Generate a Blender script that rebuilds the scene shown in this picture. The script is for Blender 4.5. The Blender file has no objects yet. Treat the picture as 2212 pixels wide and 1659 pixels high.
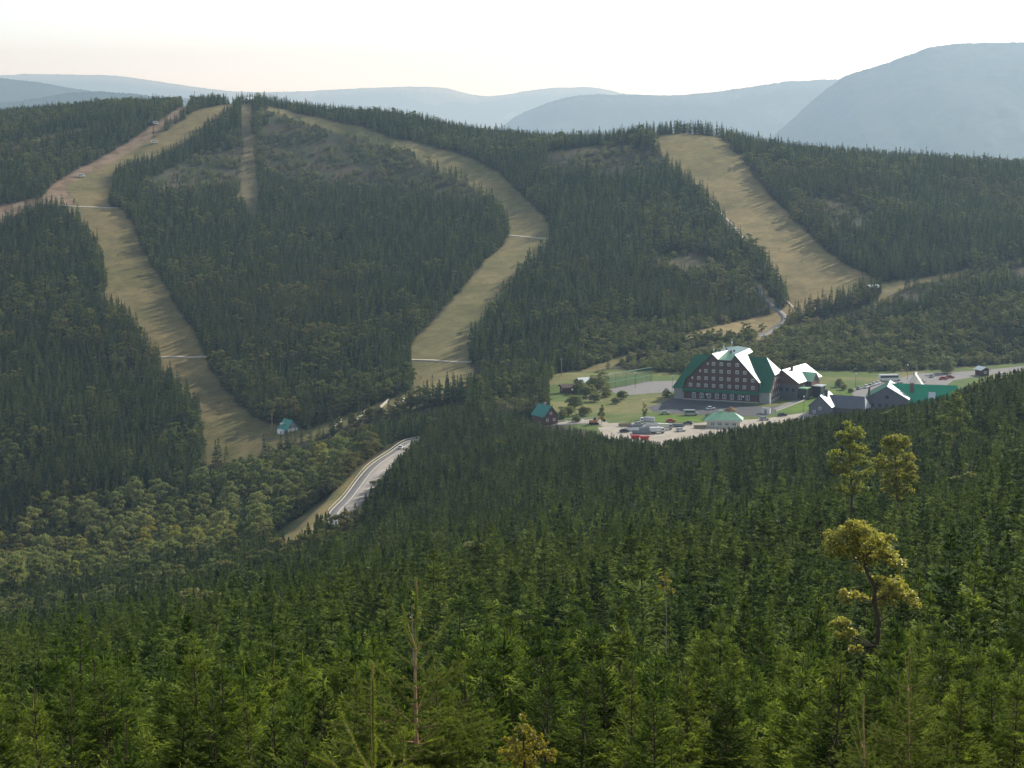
import bpy, math, random
import numpy as np
from mathutils import Vector

R_ = math.radians
HAZE = 0.70e-4
random.seed(7)
scene = bpy.context.scene
COL = scene.collection

# ------------------------------------------------------------------ camera
FOV = R_(28.0)
PITCH = math.atan(628.5 / (1106 / math.tan(FOV / 2)))
F = 1106 / math.tan(FOV / 2)          # focal length in units of the 2212 x 1659 photo grid
CP, SP = math.cos(PITCH), math.sin(PITCH)
cam_d = bpy.data.cameras.new('camera')
cam = bpy.data.objects.new('camera', cam_d)
COL.objects.link(cam)
cam_d.angle = FOV
cam_d.clip_start = 0.5
cam_d.clip_end = 80000
cam.rotation_euler = (math.pi / 2 - PITCH, 0, 0)
scene.camera = cam


def ray(u, v):
    x = (u - 1106) / F
    zc = -(v - 829.5) / F
    return np.array([x, CP + zc * SP, -SP + zc * CP])


def at(u, v, D):
    d = ray(u, v)
    return d * (D / d[1])


def project(X, Y, Z):
    fwd = Y * CP - Z * SP
    up = Y * SP + Z * CP
    fwd = np.maximum(fwd, 0.01)
    return 1106 + F * X / fwd, 829.5 - F * up / fwd


def S(D):
    return 1.54 * D if D <= 700 else 1.54 * (700 + 0.75 * (D - 700))


# ------------------------------------------------------------------ noise
def _hash(ix, iy, seed):
    h = (ix.astype(np.int64) * 374761393 + iy.astype(np.int64) * 668265263 + seed * 974711) & 0xFFFFFFFF
    h = ((h ^ (h >> 13)) * 1274126177) & 0xFFFFFFFF
    h = h ^ (h >> 16)
    return (h & 0xFFFFFF).astype(np.float64) / float(0xFFFFFF)


def vnoise(x, y, seed=0):
    ix, iy = np.floor(x), np.floor(y)
    fx, fy = x - ix, y - iy
    fx = fx * fx * (3 - 2 * fx)
    fy = fy * fy * (3 - 2 * fy)
    a = _hash(ix, iy, seed); b = _hash(ix + 1, iy, seed)
    c = _hash(ix, iy + 1, seed); d = _hash(ix + 1, iy + 1, seed)
    return (a + (b - a) * fx) * (1 - fy) + (c + (d - c) * fx) * fy


def fbm(x, y, seed=0, octv=4):
    s, amp, tot = 0.0, 1.0, 0.0
    for k in range(octv):
        s = s + amp * vnoise(x * 2 ** k, y * 2 ** k, seed + k * 17)
        tot += amp
        amp *= 0.5
    return s / tot


def sstep(a, b, x):
    t = np.clip((x - a) / (b - a), 0, 1)
    return t * t * (3 - 2 * t)


# ------------------------------------------------------------------ terrain heights (thin plate spline through survey points)
P0 = at(1560, 868, S(600))
ZP = float(P0[2])                       # level of the saddle where the hotel stands
pts = []


def g(u, v, D, h=0.0):
    p = at(u, v, S(D))
    pts.append((p[0], p[1], p[2] - h))


def gx(x, y, z):
    pts.append((x, y, z))


# foreground slope
gx(0, 0, -3.0); gx(-12, 0, -4.0); gx(12, 0, -2.5); gx(0, -40, 2.0); gx(-40, -20, -3); gx(40, -20, 5)
gx(0, 12, -6.6); gx(0, 22, -10.2); gx(-9, 24, -11.4); gx(9, 24, -10.2)
for u, v, D, h in [
    (200, 1500, 45, 5), (1100, 1430, 48, 5), (2000, 1390, 45, 5),
    (100, 1400, 110, 6), (600, 1340, 115, 6), (1200, 1260, 120, 6), (1800, 1200, 110, 6), (2212, 1130, 100, 6), (2700, 1000, 100, 6),
    (-300, 1450, 110, 6),
    (50, 1330, 260, 8), (330, 1290, 260, 8), (700, 1215, 250, 8), (1100, 1130, 260, 8), (1600, 1055, 270, 8), (2100, 960, 260, 8), (2600, 850, 260, 8),
    (1150, 1010, 400, 8), (1100, 955, 480, 8), (1300, 955, 500, 8), (1500, 940, 505, 8), (1700, 915, 490, 8), (1900, 890, 450, 8),
    (2050, 850, 410, 8), (2212, 800, 385, 8), (2500, 720, 380, 8), (2800, 650, 400, 8),
    (830, 1075, 430, 8)]:
    g(u, v, D, h)
# lower road and the little valley on the left
for u, v, D in [(905, 950, 572), (860, 980, 553), (770, 1080, 495), (640, 1150, 462)]:
    g(u, v, D)
for u, v, D, h in [(200, 1200, 480, 11), (50, 1290, 390, 11), (-300, 1280, 420, 11), (500, 1150, 490, 11), (600, 1045, 560, 12), (700, 985, 580, 11),
                   (300, 1250, 390, 10), (350, 1090, 560, 12)]:
    g(u, v, D, h)
# saddle plateau
for u in (1330, 1450, 1600, 1750, 1900, 2050, 2212):
    for v in (905, 870, 840, 808):
        if v == 905 and u > 1900:
            continue
        p = ray(u, v); k = ZP / p[2]
        gx(p[0] * k, p[1] * k, ZP)
for u, v, D in [(1200, 905, 560), (1180, 870, 590), (1240, 800, 655), (1100, 825, 675), (960, 850, 660), (830, 880, 652), (700, 930, 640),
                (540, 965, 640), (480, 990, 636)]:
    g(u, v, D)
# right ski run and right hillside
for u, v, D in [(1690, 690, 790), (1500, 725, 730), (1350, 780, 690), (1800, 640, 815), (1640, 480, 960), (1560, 380, 1060), (1480, 293, 1160),
                (1400, 296, 1165), (1555, 300, 1155), (1890, 610, 835), (2212, 562, 850), (2500, 500, 880), (2000, 700, 745), (2212, 700, 720),
                (2000, 480, 960), (1850, 400, 1050), (2500, 700, 700), (2212, 790, 680)]:
    g(u, v, D)
for u, v, D, h in [(1600, 292, 1160, 10), (1900, 322, 1150, 11), (2212, 342, 1140, 11), (2600, 370, 1130, 11), (2212, 450, 1000, 10), (2900, 600, 900, 10)]:
    g(u, v, D, h)
# middle hill, second ski run, summit
for u, v, D in [(960, 830, 668), (950, 760, 728), (1000, 680, 800), (1150, 530, 935), (1150, 485, 985), (1080, 400, 1085), (950, 330, 1175), (800, 292, 1245),
                (620, 238, 1335), (535, 228, 1355), (1300, 600, 850), (1300, 420, 1030), (1250, 720, 745), (1500, 640, 830), (1400, 520, 930),
                (800, 400, 1130), (700, 500, 1010), (700, 700, 800), (680, 860, 690), (850, 620, 860), (550, 430, 1090), (550, 330, 1220),
                (400, 430, 1080), (420, 560, 950), (560, 760, 760)]:
    g(u, v, D)
for u, v, D, h in [(800, 243, 1260, 10), (1000, 272, 1240, 10), (1200, 288, 1220, 10), (1390, 290, 1180, 9), (460, 205, 1370, 9), (560, 205, 1370, 7), (680, 220, 1330, 9)]:
    g(u, v, D, h)
# left ski run and the west wood
for u, v, D in [(100, 432, 1060), (190, 450, 1040), (250, 600, 905), (390, 770, 765), (500, 900, 675), (480, 228, 1350), (330, 330, 1210), (200, 400, 1110),
                (300, 265, 1290), (0, 490, 1010)]:
    g(u, v, D)
for u, v, D, h in [(0, 235, 1480, 10), (200, 217, 1440, 10), (370, 208, 1400, 10), (-400, 260, 1500, 10), (0, 700, 795, 10), (0, 900, 660, 10), (200, 1000, 612, 10),
                   (0, 1150, 575, 10), (-400, 1150, 600, 10), (-400, 800, 720, 10), (-400, 500, 960, 10), (150, 800, 725, 10)]:
    g(u, v, D, h)
# behind the ridges the ground falls away
for u, v, D in [(-500, 230, 1480), (0, 235, 1480), (460, 225, 1370), (800, 262, 1260), (1200, 305, 1220), (1480, 295, 1165), (1900, 345, 1150), (2212, 360, 1140), (2800, 390, 1130)]:
    p = at(u, v, S(D))
    for dy, dz in ((160, -24), (420, -110), (800, -260)):
        gx(p[0] * (p[1] + dy) / p[1], p[1] + dy, p[2] - dz * 0 + dz)

PTS = np.array(pts)
SC = 600.0


def _phi(r2):
    return np.where(r2 > 1e-12, 0.5 * r2 * np.log(np.maximum(r2, 1e-12)), 0)


_A = PTS[:, :2] / SC
_n = len(_A)
_K = _phi(((_A[:, None] - _A[None]) ** 2).sum(-1)) + np.eye(_n) * 2e-4
_P = np.c_[np.ones(_n), _A]
_M = np.block([[_K, _P], [_P.T, np.zeros((3, 3))]])
_W = np.linalg.solve(_M, np.r_[PTS[:, 2], 0, 0, 0])


def tps(X, Y):
    sh = X.shape
    q = np.c_[X.ravel(), Y.ravel()] / SC
    out = np.empty(len(q))
    for i in range(0, len(q), 60000):
        b = q[i:i + 60000]
        r2 = ((b[:, None] - _A[None]) ** 2).sum(-1)
        out[i:i + 60000] = _phi(r2) @ _W[:_n] + _W[_n] + b @ _W[_n + 1:]
    return out.reshape(sh)


# coarse lattice of the spline (evaluated once, bilinear after)
GX0, GX1, GY0, GY1, GS = -1100.0, 1200.0, -60.0, 2800.0, 8.0
_gx = np.arange(GX0, GX1 + GS, GS); _gy = np.arange(GY0, GY1 + GS, GS)
_GZ = tps(*np.meshgrid(_gx, _gy))


def lat(X, Y):
    # cubic (Catmull-Rom) lookup for a smooth surface
    fx = np.clip((X - GX0) / GS, 1, len(_gx) - 3.001); fy = np.clip((Y - GY0) / GS, 1, len(_gy) - 3.001)
    ix, iy = np.floor(fx).astype(int), np.floor(fy).astype(int)
    tx, ty = fx - ix, fy - iy

    def w(t):
        return (-0.5 * t + t * t - 0.5 * t ** 3, 1 - 2.5 * t * t + 1.5 * t ** 3, 0.5 * t + 2 * t * t - 1.5 * t ** 3, -0.5 * t * t + 0.5 * t ** 3)
    wx, wy = w(tx), w(ty)
    out = 0.0
    for j in range(4):
        row = 0.0
        for i in range(4):
            row = row + wx[i] * _GZ[iy + j - 1, ix + i - 1]
        out = out + wy[j] * row
    return out


PLAT = [at_ for at_ in []]


def plane_pt(u, v):
    d = ray(u, v); k = ZP / d[2]
    return d[0] * k, d[1] * k


def poly_mask(X, Y, poly):
    ins = np.zeros(X.shape, bool)
    n = len(poly)
    for i in range(n):
        x1, y1 = poly[i]; x2, y2 = poly[(i + 1) % n]
        if y1 == y2:
            continue
        c = ((y1 > Y) != (y2 > Y)) & (X < (x2 - x1) * (Y - y1) / (y2 - y1) + x1)
        ins ^= c
    return ins


def seg_dist(X, Y, line):
    best = np.full(X.shape, 1e9); zz = np.zeros(X.shape)
    for (x1, y1, z1), (x2, y2, z2) in zip(line[:-1], line[1:]):
        dx, dy = x2 - x1, y2 - y1
        t = np.clip(((X - x1) * dx + (Y - y1) * dy) / (dx * dx + dy * dy), 0, 1)
        d = np.hypot(X - x1 - t * dx, Y - y1 - t * dy)
        m = d < best
        best = np.where(m, d, best); zz = np.where(m, z1 + t * (z2 - z1), zz)
    return best, zz


PLAT_POLY = [plane_pt(u, v) for u, v in [(1290, 935), (1290, 840), (1400, 800), (1700, 800), (1900, 803), (2300, 770), (2300, 860), (1950, 905), (1700, 925), (1500, 945)]]


def smooth_line(ctrl, step=4.0):
    c = np.array(ctrl, float)
    c = np.vstack([2 * c[0] - c[1], c, 2 * c[-1] - c[-2]])
    out = []
    for i in range(1, len(c) - 2):
        n = max(2, int(np.linalg.norm(c[i + 1][:2] - c[i][:2]) / step))
        for k in range(n):
            t = k / n
            p0, p1, p2, p3 = c[i - 1:i + 3]
            out.append(0.5 * (2 * p1 + (p2 - p0) * t + (2 * p0 - 5 * p1 + 4 * p2 - p3) * t * t + (3 * p1 - p0 - 3 * p2 + p3) * t ** 3))
    out.append(c[-2])
    return np.array(out)


ROAD_LOW = smooth_line([at(800, 1215, S(418)), at(748, 1150, S(455)), at(735, 1112, S(482)), at(768, 1073, S(501)), at(815, 1012, S(532)), at(862, 978, S(556)), at(905, 951, S(574)),
                        at(985, 935, S(572)), at(1100, 925, S(566)), (*plane_pt(1215, 915), ZP), (*plane_pt(1300, 908), ZP)])


def height(X, Y):
    X = np.asarray(X, float); Y = np.asarray(Y, float)
    z = lat(X, Y)
    far = sstep(700, 1000, Y)
    z = z + (fbm(X / 90, Y / 90, 3, 3) - 0.5) * (1.5 + 4.5 * far) * sstep(60, 300, Y)
    z = z + (fbm(X / 11, Y / 11, 5, 2) - 0.5) * (0.5 - 0.34 * far)
    # level saddle
    d = np.full(X.shape, 1e9)
    near = (Y > 780) & (Y < 1200) & (X > 0) & (X < 420)
    if near.any():
        xs, ys = X[near], Y[near]
        ins = poly_mask(xs, ys, PLAT_POLY)
        dd, _ = seg_dist(xs, ys, [(a[0], a[1], 0) for a in PLAT_POLY + PLAT_POLY[:1]])
        d[near] = np.where(ins, 0, dd)
    w = 1 - sstep(0, 26, d)
    z = z * (1 - w) + ZP * w
    # lower road bench
    near = (Y > 600) & (Y < 960) & (X > -200) & (X < 80)
    if near.any():
        dd, zz = seg_dist(X[near], Y[near], [tuple(p) for p in ROAD_LOW])
        w = 1 - sstep(7, 20, dd)
        z[near] = z[near] * (1 - w) + (zz - 0.15) * w
    return z


def height1(x, y):
    return float(height(np.array([x]), np.array([y]))[0])


def ground(u, v, d0=200.0, d1=2200.0):
    """first hit of the sight line with the bare ground, searched from d0 outward"""
    d = ray(u, v)
    Ds = np.arange(d0, d1, 2.0)
    X = d[0] / d[1] * Ds; Z = d[2] / d[1] * Ds
    h = height(X, Ds)
    i = np.argmax(Z < h)
    if not (Z < h).any():
        i = len(Ds) - 1
    return np.array([X[i], Ds[i], h[i]])


# ------------------------------------------------------------------ land use outlines
PISTE_W = [(470, 228), (520, 222), (505, 236), (440, 285), (395, 320), (330, 350), (285, 357), (250, 382), (240, 420), (238, 445), (270, 455), (305, 525), (340, 590), (380, 655), (425, 725),
           (455, 795), (495, 855), (550, 903), (585, 914), (640, 922), (668, 936), (655, 955), (610, 966), (560, 985), (500, 997), (440, 1010), (440, 960), (430, 900), (395, 855), (355, 805), (325, 755), (295, 715), (262, 678), (222, 655),
           (232, 605), (210, 535), (175, 490), (135, 455), (170, 440), (150, 420), (140, 400), (170, 380), (250, 330), (330, 300), (380, 270), (420, 240)]
TRACK = [(405, 222), (385, 235), (340, 265), (290, 300), (230, 335), (170, 365), (110, 402), (88, 430), (130, 447), (168, 442), (148, 420), (141, 400), (172, 385), (230, 355), (290, 322),
         (330, 297), (370, 270), (400, 247), (415, 225)]
TRACK_B = [(-60, 450), (0, 442), (90, 428), (130, 440), (62, 458), (0, 492), (-60, 520)]
PISTE_M = [(575, 227), (640, 244), (720, 263), (790, 277), (850, 298), (930, 316), (1010, 338), (1075, 373), (1112, 408), (1155, 448), (1188, 488), (1200, 515), (1165, 562), (1105, 624),
           (1065, 684), (1022, 745), (1010, 785), (1045, 822), (1000, 855), (940, 866), (880, 886), (800, 906), (720, 932), (655, 955), (640, 940), (700, 915), (800, 880), (870, 850), (895, 845), (885, 800),
           (885, 750), (915, 715), (965, 665), (1015, 605), (1055, 558), (1090, 528), (1100, 505), (1085, 468), (1055, 428), (1005, 398), (945, 370), (875, 333), (815, 312), (765, 297), (700, 281), (640, 260), (580, 240)]
PISTE_E = [(1400, 293), (1480, 288), (1555, 296), (1590, 330), (1620, 370), (1665, 425), (1725, 485), (1785, 545), (1850, 583), (1900, 605), (1870, 628), (1800, 655), (1740, 680), (1700, 695),
           (1640, 725), (1590, 727), (1500, 735), (1400, 760), (1330, 790), (1280, 805), (1245, 805), (1330, 772), (1420, 747), (1500, 717), (1560, 702), (1640, 682), (1685, 680), (1702, 650), (1688, 620),
           (1655, 572), (1615, 532), (1575, 502), (1555, 464), (1525, 430), (1475, 390), (1436, 345), (1412, 312)]
LIFT_CUT = [(521, 224), (545, 224), (551, 330), (562, 432), (556, 480), (540, 480), (514, 432), (523, 330)]
PATH_E = [(1868, 625), (1900, 612), (2000, 600), (2090, 582), (2150, 568), (2300, 540), (2300, 552), (2212, 568), (2130, 580), (2060, 598), (1960, 622), (1915, 650), (1884, 676), (1876, 668), (1902, 638), (1900, 626), (1870, 632)]
CUT_W = [(20, 322), (110, 292), (185, 275), (250, 250), (255, 256), (190, 282), (110, 302), (30, 332)]
SCRUB = [
    [(560, 290), (600, 262), (700, 276), (790, 303), (875, 338), (945, 374), (1005, 402), (1060, 440), (1030, 440), (900, 430), (760, 420), (640, 400), (580, 380), (560, 330)],
    [(560, 238), (640, 253), (720, 274), (790, 304), (760, 322), (680, 296), (600, 272), (560, 262)],
    [(1900, 645), (2000, 614), (2100, 592), (2300, 556), (2300, 598), (2120, 622), (2000, 648), (1900, 690)],
    [(290, 400), (440, 330), (520, 330), (520, 400), (420, 420), (330, 430)],
    [(1180, 330), (1330, 310), (1430, 340), (1450, 380), (1330, 390), (1200, 380)],
    [(1750, 430), (1830, 430), (1900, 470), (1880, 510), (1800, 500)],
    [(1380, 545), (1560, 560), (1600, 600), (1450, 590)],
    [(1100, 860), (1150, 845), (1180, 885), (1100, 910), (1040, 890)],
]
WILLOW = [
    [(1640, 720), (1900, 700), (2212, 640), (2300, 640), (2300, 780), (2212, 775), (2100, 790), (1960, 800), (1800, 800), (1780, 760), (1660, 750)],
    [(1390, 520), (1560, 510), (1640, 580), (1640, 660), (1500, 640), (1420, 600)],
    [(120, 1100), (420, 1060), (640, 1060), (640, 1160), (560, 1200), (380, 1250), (-50, 1330), (-50, 1180)],
    [(500, 960), (640, 960), (780, 950), (760, 1040), (640, 1130), (480, 1060)],
]
MEADOW = [(1180, 870), (1180, 830), (1200, 806), (1310, 797), (1460, 806), (1600, 812), (1780, 800), (1960, 803), (2300, 775), (2300, 870), (1980, 900), (1900, 905), (1700, 925), (1500, 950), (1330, 968), (1270, 930), (1200, 915)]
VERGE = [(560, 1180), (640, 1120), (700, 1080), (745, 1040), (780, 1010), (830, 975), (890, 950), (900, 990), (860, 1040), (800, 1100), (720, 1160), (640, 1200)]

LW, LH, LPAD = 1400, 830, 150


def raster(polys):
    m = np.zeros((LH, LW), bool)
    xs, ys = np.meshgrid((np.arange(LW) + 0.5 - LPAD) * 2, (np.arange(LH) + 0.5) * 2)
    for p in polys:
        m |= poly_mask(xs, ys, p)
    return m


def soft(m, k=2):
    f = m.astype(float)
    for _ in range(k):
        f = (f + np.roll(f, 1, 0) + np.roll(f, -1, 0) + np.roll(f, 1, 1) + np.roll(f, -1, 1)) / 5
    return f


MASKS = {'pw': ([PISTE_W], 950), 'pm': ([PISTE_M], 950), 'pe': ([PISTE_E, [(1628, 608), (1644, 608), (1670, 652), (1704, 690), (1692, 714), (1650, 736), (1632, 732), (1672, 702), (1684, 690), (1652, 660)]], 1000), 'track': ([TRACK, TRACK_B], 1300), 'cut': ([LIFT_CUT, CUT_W], 1400), 'pathe': ([PATH_E], 1100),
         'scrub': (SCRUB, 850), 'willow': (WILLOW, 500), 'meadow': ([MEADOW], 800), 'verge': ([VERGE], 600)}
RM = {k: (soft(raster(p)), dmin) for k, (p, dmin) in MASKS.items()}


def look(name, X, Y, Z, wob=0.0, dmax=2050.0):
    m, dmin = RM[name]
    u, v = project(X, Y, Z)
    if wob:
        u = u + (fbm(X / 14, Y / 14, 41, 2) - 0.5) * wob * 2
        v = v + (fbm(X / 14, Y / 14, 47, 2) - 0.5) * wob
    iu = np.clip((u / 2 + LPAD).astype(int), 0, LW - 1); iv = np.clip((v / 2).astype(int), 0, LH - 1)
    val = m[iv, iu]
    if name == 'meadow':
        dmax = 1130
    return np.where((Y > dmin) & (Y < dmax), val, 0.0)


# ------------------------------------------------------------------ materials
def new_mat(name):
    m = bpy.data.materials.new(name)
    m.use_nodes = True
    nt = m.node_tree
    nt.nodes.clear()
    out = nt.nodes.new('ShaderNodeOutputMaterial')
    return m, nt, out


def N(nt, typ, **kw):
    n = nt.nodes.new(typ)
    for k, v in kw.items():
        if k in n.inputs:
            n.inputs[k].default_value = v
        else:
            setattr(n, k, v)
    return n


def mixrgb(nt, a, b, fac, mode='MIX'):
    n = nt.nodes.new('ShaderNodeMix')
    n.data_type = 'RGBA'; n.blend_type = mode
    for sock, val in ((n.inputs[0], fac), (n.inputs[6], a), (n.inputs[7], b)):
        if isinstance(val, (int, float)):
            sock.default_value = val
        elif isinstance(val, tuple):
            sock.default_value = (*val, 1) if len(val) == 3 else val
        else:
            nt.links.new(val, sock)
    return n.outputs[2]


def ramp(nt, src, stops):
    r = nt.nodes.new('ShaderNodeValToRGB')
    e = r.color_ramp.elements
    while len(e) < len(stops):
        e.new(0.5)
    for el, (p, c) in zip(e, stops):
        el.position = p
        el.color = (*c, 1) if len(c) == 3 else c
    nt.links.new(src, r.inputs[0])
    return r.outputs[0]


def paint(name, col, rough=0.6, metal=0.0, var=0.15, scale=0.6, spec=0.5, coord='Object', bump=0.0, bscale=8.0):
    """a plain surface with uneven weathering"""
    m, nt, out = new_mat(name)
    tc = N(nt, 'ShaderNodeTexCoord')
    no = N(nt, 'ShaderNodeTexNoise', Scale=scale, Detail=6.0, Roughness=0.65)
    nt.links.new(tc.outputs[coord], no.inputs['Vector'])
    c = tuple(col)
    lo = tuple(x * (1 - var) for x in c); hi = tuple(min(1, x * (1 + var)) for x in c)
    cc = ramp(nt, no.outputs[0], [(0.3, lo), (0.7, hi)])
    b = N(nt, 'ShaderNodeBsdfPrincipled', Roughness=rough, Metallic=metal)
    b.inputs['Specular IOR Level'].default_value = spec
    nt.links.new(cc, b.inputs['Base Color'])
    if bump:
        n2 = N(nt, 'ShaderNodeTexNoise', Scale=bscale, Detail=4.0)
        nt.links.new(tc.outputs[coord], n2.inputs['Vector'])
        bp = N(nt, 'ShaderNodeBump', Strength=bump, Distance=0.2)
        nt.links.new(n2.outputs[0], bp.inputs['Height'])
        nt.links.new(bp.outputs[0], b.inputs['Normal'])
    nt.links.new(b.outputs[0], out.inputs[0])
    return m


def ground_mat():
    m, nt, out = new_mat('ground')
    at_n = N(nt, 'ShaderNodeAttribute', attribute_name='tone')
    tc = N(nt, 'ShaderNodeTexCoord')
    mp = N(nt, 'ShaderNodeMapping')
    mp.inputs['Scale'].default_value = (0.22, 0.5, 0.4)
    nt.links.new(tc.outputs['Object'], mp.inputs['Vector'])
    n1 = N(nt, 'ShaderNodeTexNoise', Scale=1.0, Detail=5.0, Roughness=0.7)
    nt.links.new(mp.outputs[0], n1.inputs['Vector'])
    n2 = N(nt, 'ShaderNodeTexNoise', Scale=1.6, Detail=3.0, Roughness=0.7)
    nt.links.new(tc.outputs['Object'], n2.inputs['Vector'])
    f1 = ramp(nt, n1.outputs[0], [(0.32, (0.78, 0.8, 0.76)), (0.5, (1, 1, 1)), (0.68, (1.24, 1.2, 1.14))])
    f2 = ramp(nt, n2.outputs[0], [(0.3, (0.72, 0.72, 0.72)), (0.7, (1.25, 1.25, 1.25))])
    c = mixrgb(nt, at_n.outputs['Color'], f1, 1.0, 'MULTIPLY')
    c = mixrgb(nt, c, f2, 1.0, 'MULTIPLY')
    b = N(nt, 'ShaderNodeBsdfPrincipled', Roughness=0.95)
    b.inputs['Specular IOR Level'].default_value = 0.15
    nt.links.new(c, b.inputs['Base Color'])
    bp = N(nt, 'ShaderNodeBump', Strength=0.4, Distance=0.22)
    nt.links.new(n1.outputs[0], bp.inputs['Height'])
    bp2 = N(nt, 'ShaderNodeBump', Strength=0.6, Distance=0.25)
    nt.links.new(n2.outputs[0], bp2.inputs['Height'])
    nt.links.new(bp.outputs[0], bp2.inputs['Normal'])
    nt.links.new(bp2.outputs[0], b.inputs['Normal'])
    nt.links.new(b.outputs[0], out.inputs[0])
    return m


def leaf_mat(name, dark, mid, light, warm, trans=0.25, rough=0.55, spec=0.3, glow=(1.3, 1.25, 0.6), deep=1.0):
    """needles and leaves: every tree has its own shade, stands drift towards a warmer green, tips are paler for youth and painted sun, inner foliage painted darker for shade"""
    m, nt, out = new_mat(name)
    oi = N(nt, 'ShaderNodeObjectInfo')
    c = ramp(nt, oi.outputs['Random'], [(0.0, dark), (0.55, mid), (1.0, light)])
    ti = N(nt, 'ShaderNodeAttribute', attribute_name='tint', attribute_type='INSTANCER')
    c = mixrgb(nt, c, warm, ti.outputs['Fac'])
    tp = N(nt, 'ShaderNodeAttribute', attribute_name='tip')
    tipc = mixrgb(nt, c, tuple(min(1, x) for x in (light[0] * 1.9, light[1] * 1.7, light[2] * 1.3)), 0.68)  # paler young shoots, lifted further as painted sunlight
    inner = mixrgb(nt, c, (deep, deep, deep * 0.95), 1.0, 'MULTIPLY')  # shade between the sprays put into the inner colour
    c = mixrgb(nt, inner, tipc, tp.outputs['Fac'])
    b = N(nt, 'ShaderNodeBsdfPrincipled', Roughness=rough)
    b.inputs['Specular IOR Level'].default_value = spec
    nt.links.new(c, b.inputs['Base Color'])
    t = N(nt, 'ShaderNodeBsdfTranslucent')
    tcol = mixrgb(nt, c, glow, 1.0, 'MULTIPLY')
    nt.links.new(tcol, t.inputs['Color'])
    mx = N(nt, 'ShaderNodeMixShader')
    mx.inputs[0].default_value = trans
    nt.links.new(b.outputs[0], mx.inputs[1]); nt.links.new(t.outputs[0], mx.inputs[2])
    nt.links.new(mx.outputs[0], out.inputs[0])
    return m


M_GROUND = ground_mat()
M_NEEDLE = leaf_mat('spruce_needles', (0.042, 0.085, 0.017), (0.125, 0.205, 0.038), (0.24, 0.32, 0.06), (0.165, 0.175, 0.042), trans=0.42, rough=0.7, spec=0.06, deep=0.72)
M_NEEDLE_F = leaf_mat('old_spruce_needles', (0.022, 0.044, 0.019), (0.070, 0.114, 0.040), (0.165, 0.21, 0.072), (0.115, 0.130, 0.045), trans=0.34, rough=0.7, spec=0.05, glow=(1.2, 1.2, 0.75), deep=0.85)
M_LEAF = leaf_mat('broad_leaves', (0.14, 0.185, 0.066), (0.21, 0.25, 0.095), (0.30, 0.31, 0.125), (0.26, 0.22, 0.08), trans=0.42, rough=0.6, spec=0.2, glow=(1.15, 1.2, 0.8), deep=0.85)
M_LEAF_F = leaf_mat('hill_leaves', (0.085, 0.12, 0.042), (0.135, 0.17, 0.06), (0.20, 0.205, 0.08), (0.2, 0.15, 0.06), trans=0.4, rough=0.6, spec=0.1, glow=(1.15, 1.2, 0.8))
M_GOLD = leaf_mat('golden_leaves', (0.25, 0.27, 0.055), (0.32, 0.32, 0.07), (0.42, 0.385, 0.10), (0.3, 0.18, 0.02), trans=0.4, glow=(1.15, 1.2, 0.7), rough=0.35, spec=0.6)
M_GOLD2 = leaf_mat('glitter_leaves', (0.20, 0.20, 0.03), (0.26, 0.24, 0.04), (0.34, 0.28, 0.06), (0.3, 0.2, 0.04), trans=0.4, rough=0.42, spec=0.6)
M_AUTUMN = leaf_mat('early_autumn_leaves', (0.21, 0.25, 0.06), (0.27, 0.28, 0.065), (0.33, 0.29, 0.07), (0.24, 0.14, 0.03), trans=0.45, rough=0.5, spec=0.3, glow=(1.15, 1.2, 0.7))
M_WILLOW = leaf_mat('willow_leaves', (0.14, 0.175, 0.075), (0.19, 0.215, 0.09), (0.25, 0.245, 0.12), (0.23, 0.18, 0.09), trans=0.4, glow=(1.15, 1.2, 0.85))
M_BARK = paint('bark', (0.085, 0.055, 0.035), 0.9, var=0.4, scale=6)
M_BARK_PALE = paint('birch_bark', (0.33, 0.28, 0.22), 0.8, var=0.35, scale=5)


# ------------------------------------------------------------------ mesh helpers
def mesh_np(name, V, Fc, mats, mi=None, attrs=None, smooth=False):
    """V (n,3), Fc (m,3) or (m,4)"""
    me = bpy.data.meshes.new(name)
    V = np.asarray(V, np.float32); Fc = np.asarray(Fc, np.int32)
    k = Fc.shape[1]
    me.vertices.add(len(V)); me.vertices.foreach_set('co', V.ravel())
    me.loops.add(Fc.size); me.loops.foreach_set('vertex_index', Fc.ravel())
    me.polygons.add(len(Fc))
    me.polygons.foreach_set('loop_start', np.arange(0, Fc.size, k, dtype=np.int32))
    me.polygons.foreach_set('loop_total', np.full(len(Fc), k, np.int32))
    for m in mats:
        me.materials.append(m)
    if mi is not None:
        me.polygons.foreach_set('material_index', np.asarray(mi, np.int32))
    if smooth:
        me.polygons.foreach_set('use_smooth', np.ones(len(Fc), bool))
    for an, (dom, typ, val) in (attrs or {}).items():
        a = me.attributes.new(an, typ, dom)
        key = 'color' if typ == 'FLOAT_COLOR' else 'vector' if typ == 'FLOAT_VECTOR' else 'value'
        a.data.foreach_set(key, np.asarray(val, np.int32 if typ == 'INT' else np.float32).ravel())
    me.update(calc_edges=True)
    return me


def link(name, data, parent=None, loc=None, rot=None, scale=None):
    o = bpy.data.objects.new(name, data)
    COL.objects.link(o)
    if parent is not None:
        o.parent = parent
    if loc is not None:
        o.location = [float(q) for q in loc]
    if rot is not None:
        o.rotation_euler = rot
    if scale is not None:
        o.scale = scale
    return o


def tag(o, label=None, cat=None, group=None, kind=None):
    for k, v in (('label', label), ('category', cat), ('group', group), ('kind', kind)):
        if v:
            o[k] = v
    return o


def thing(name, label, cat, loc=(0, 0, 0), rz=0.0, group=None, scale=None):
    o = link(name, None, None, loc, (0, 0, rz), scale)
    o.empty_display_size = 0.5
    return tag(o, label, cat, group)


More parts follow.
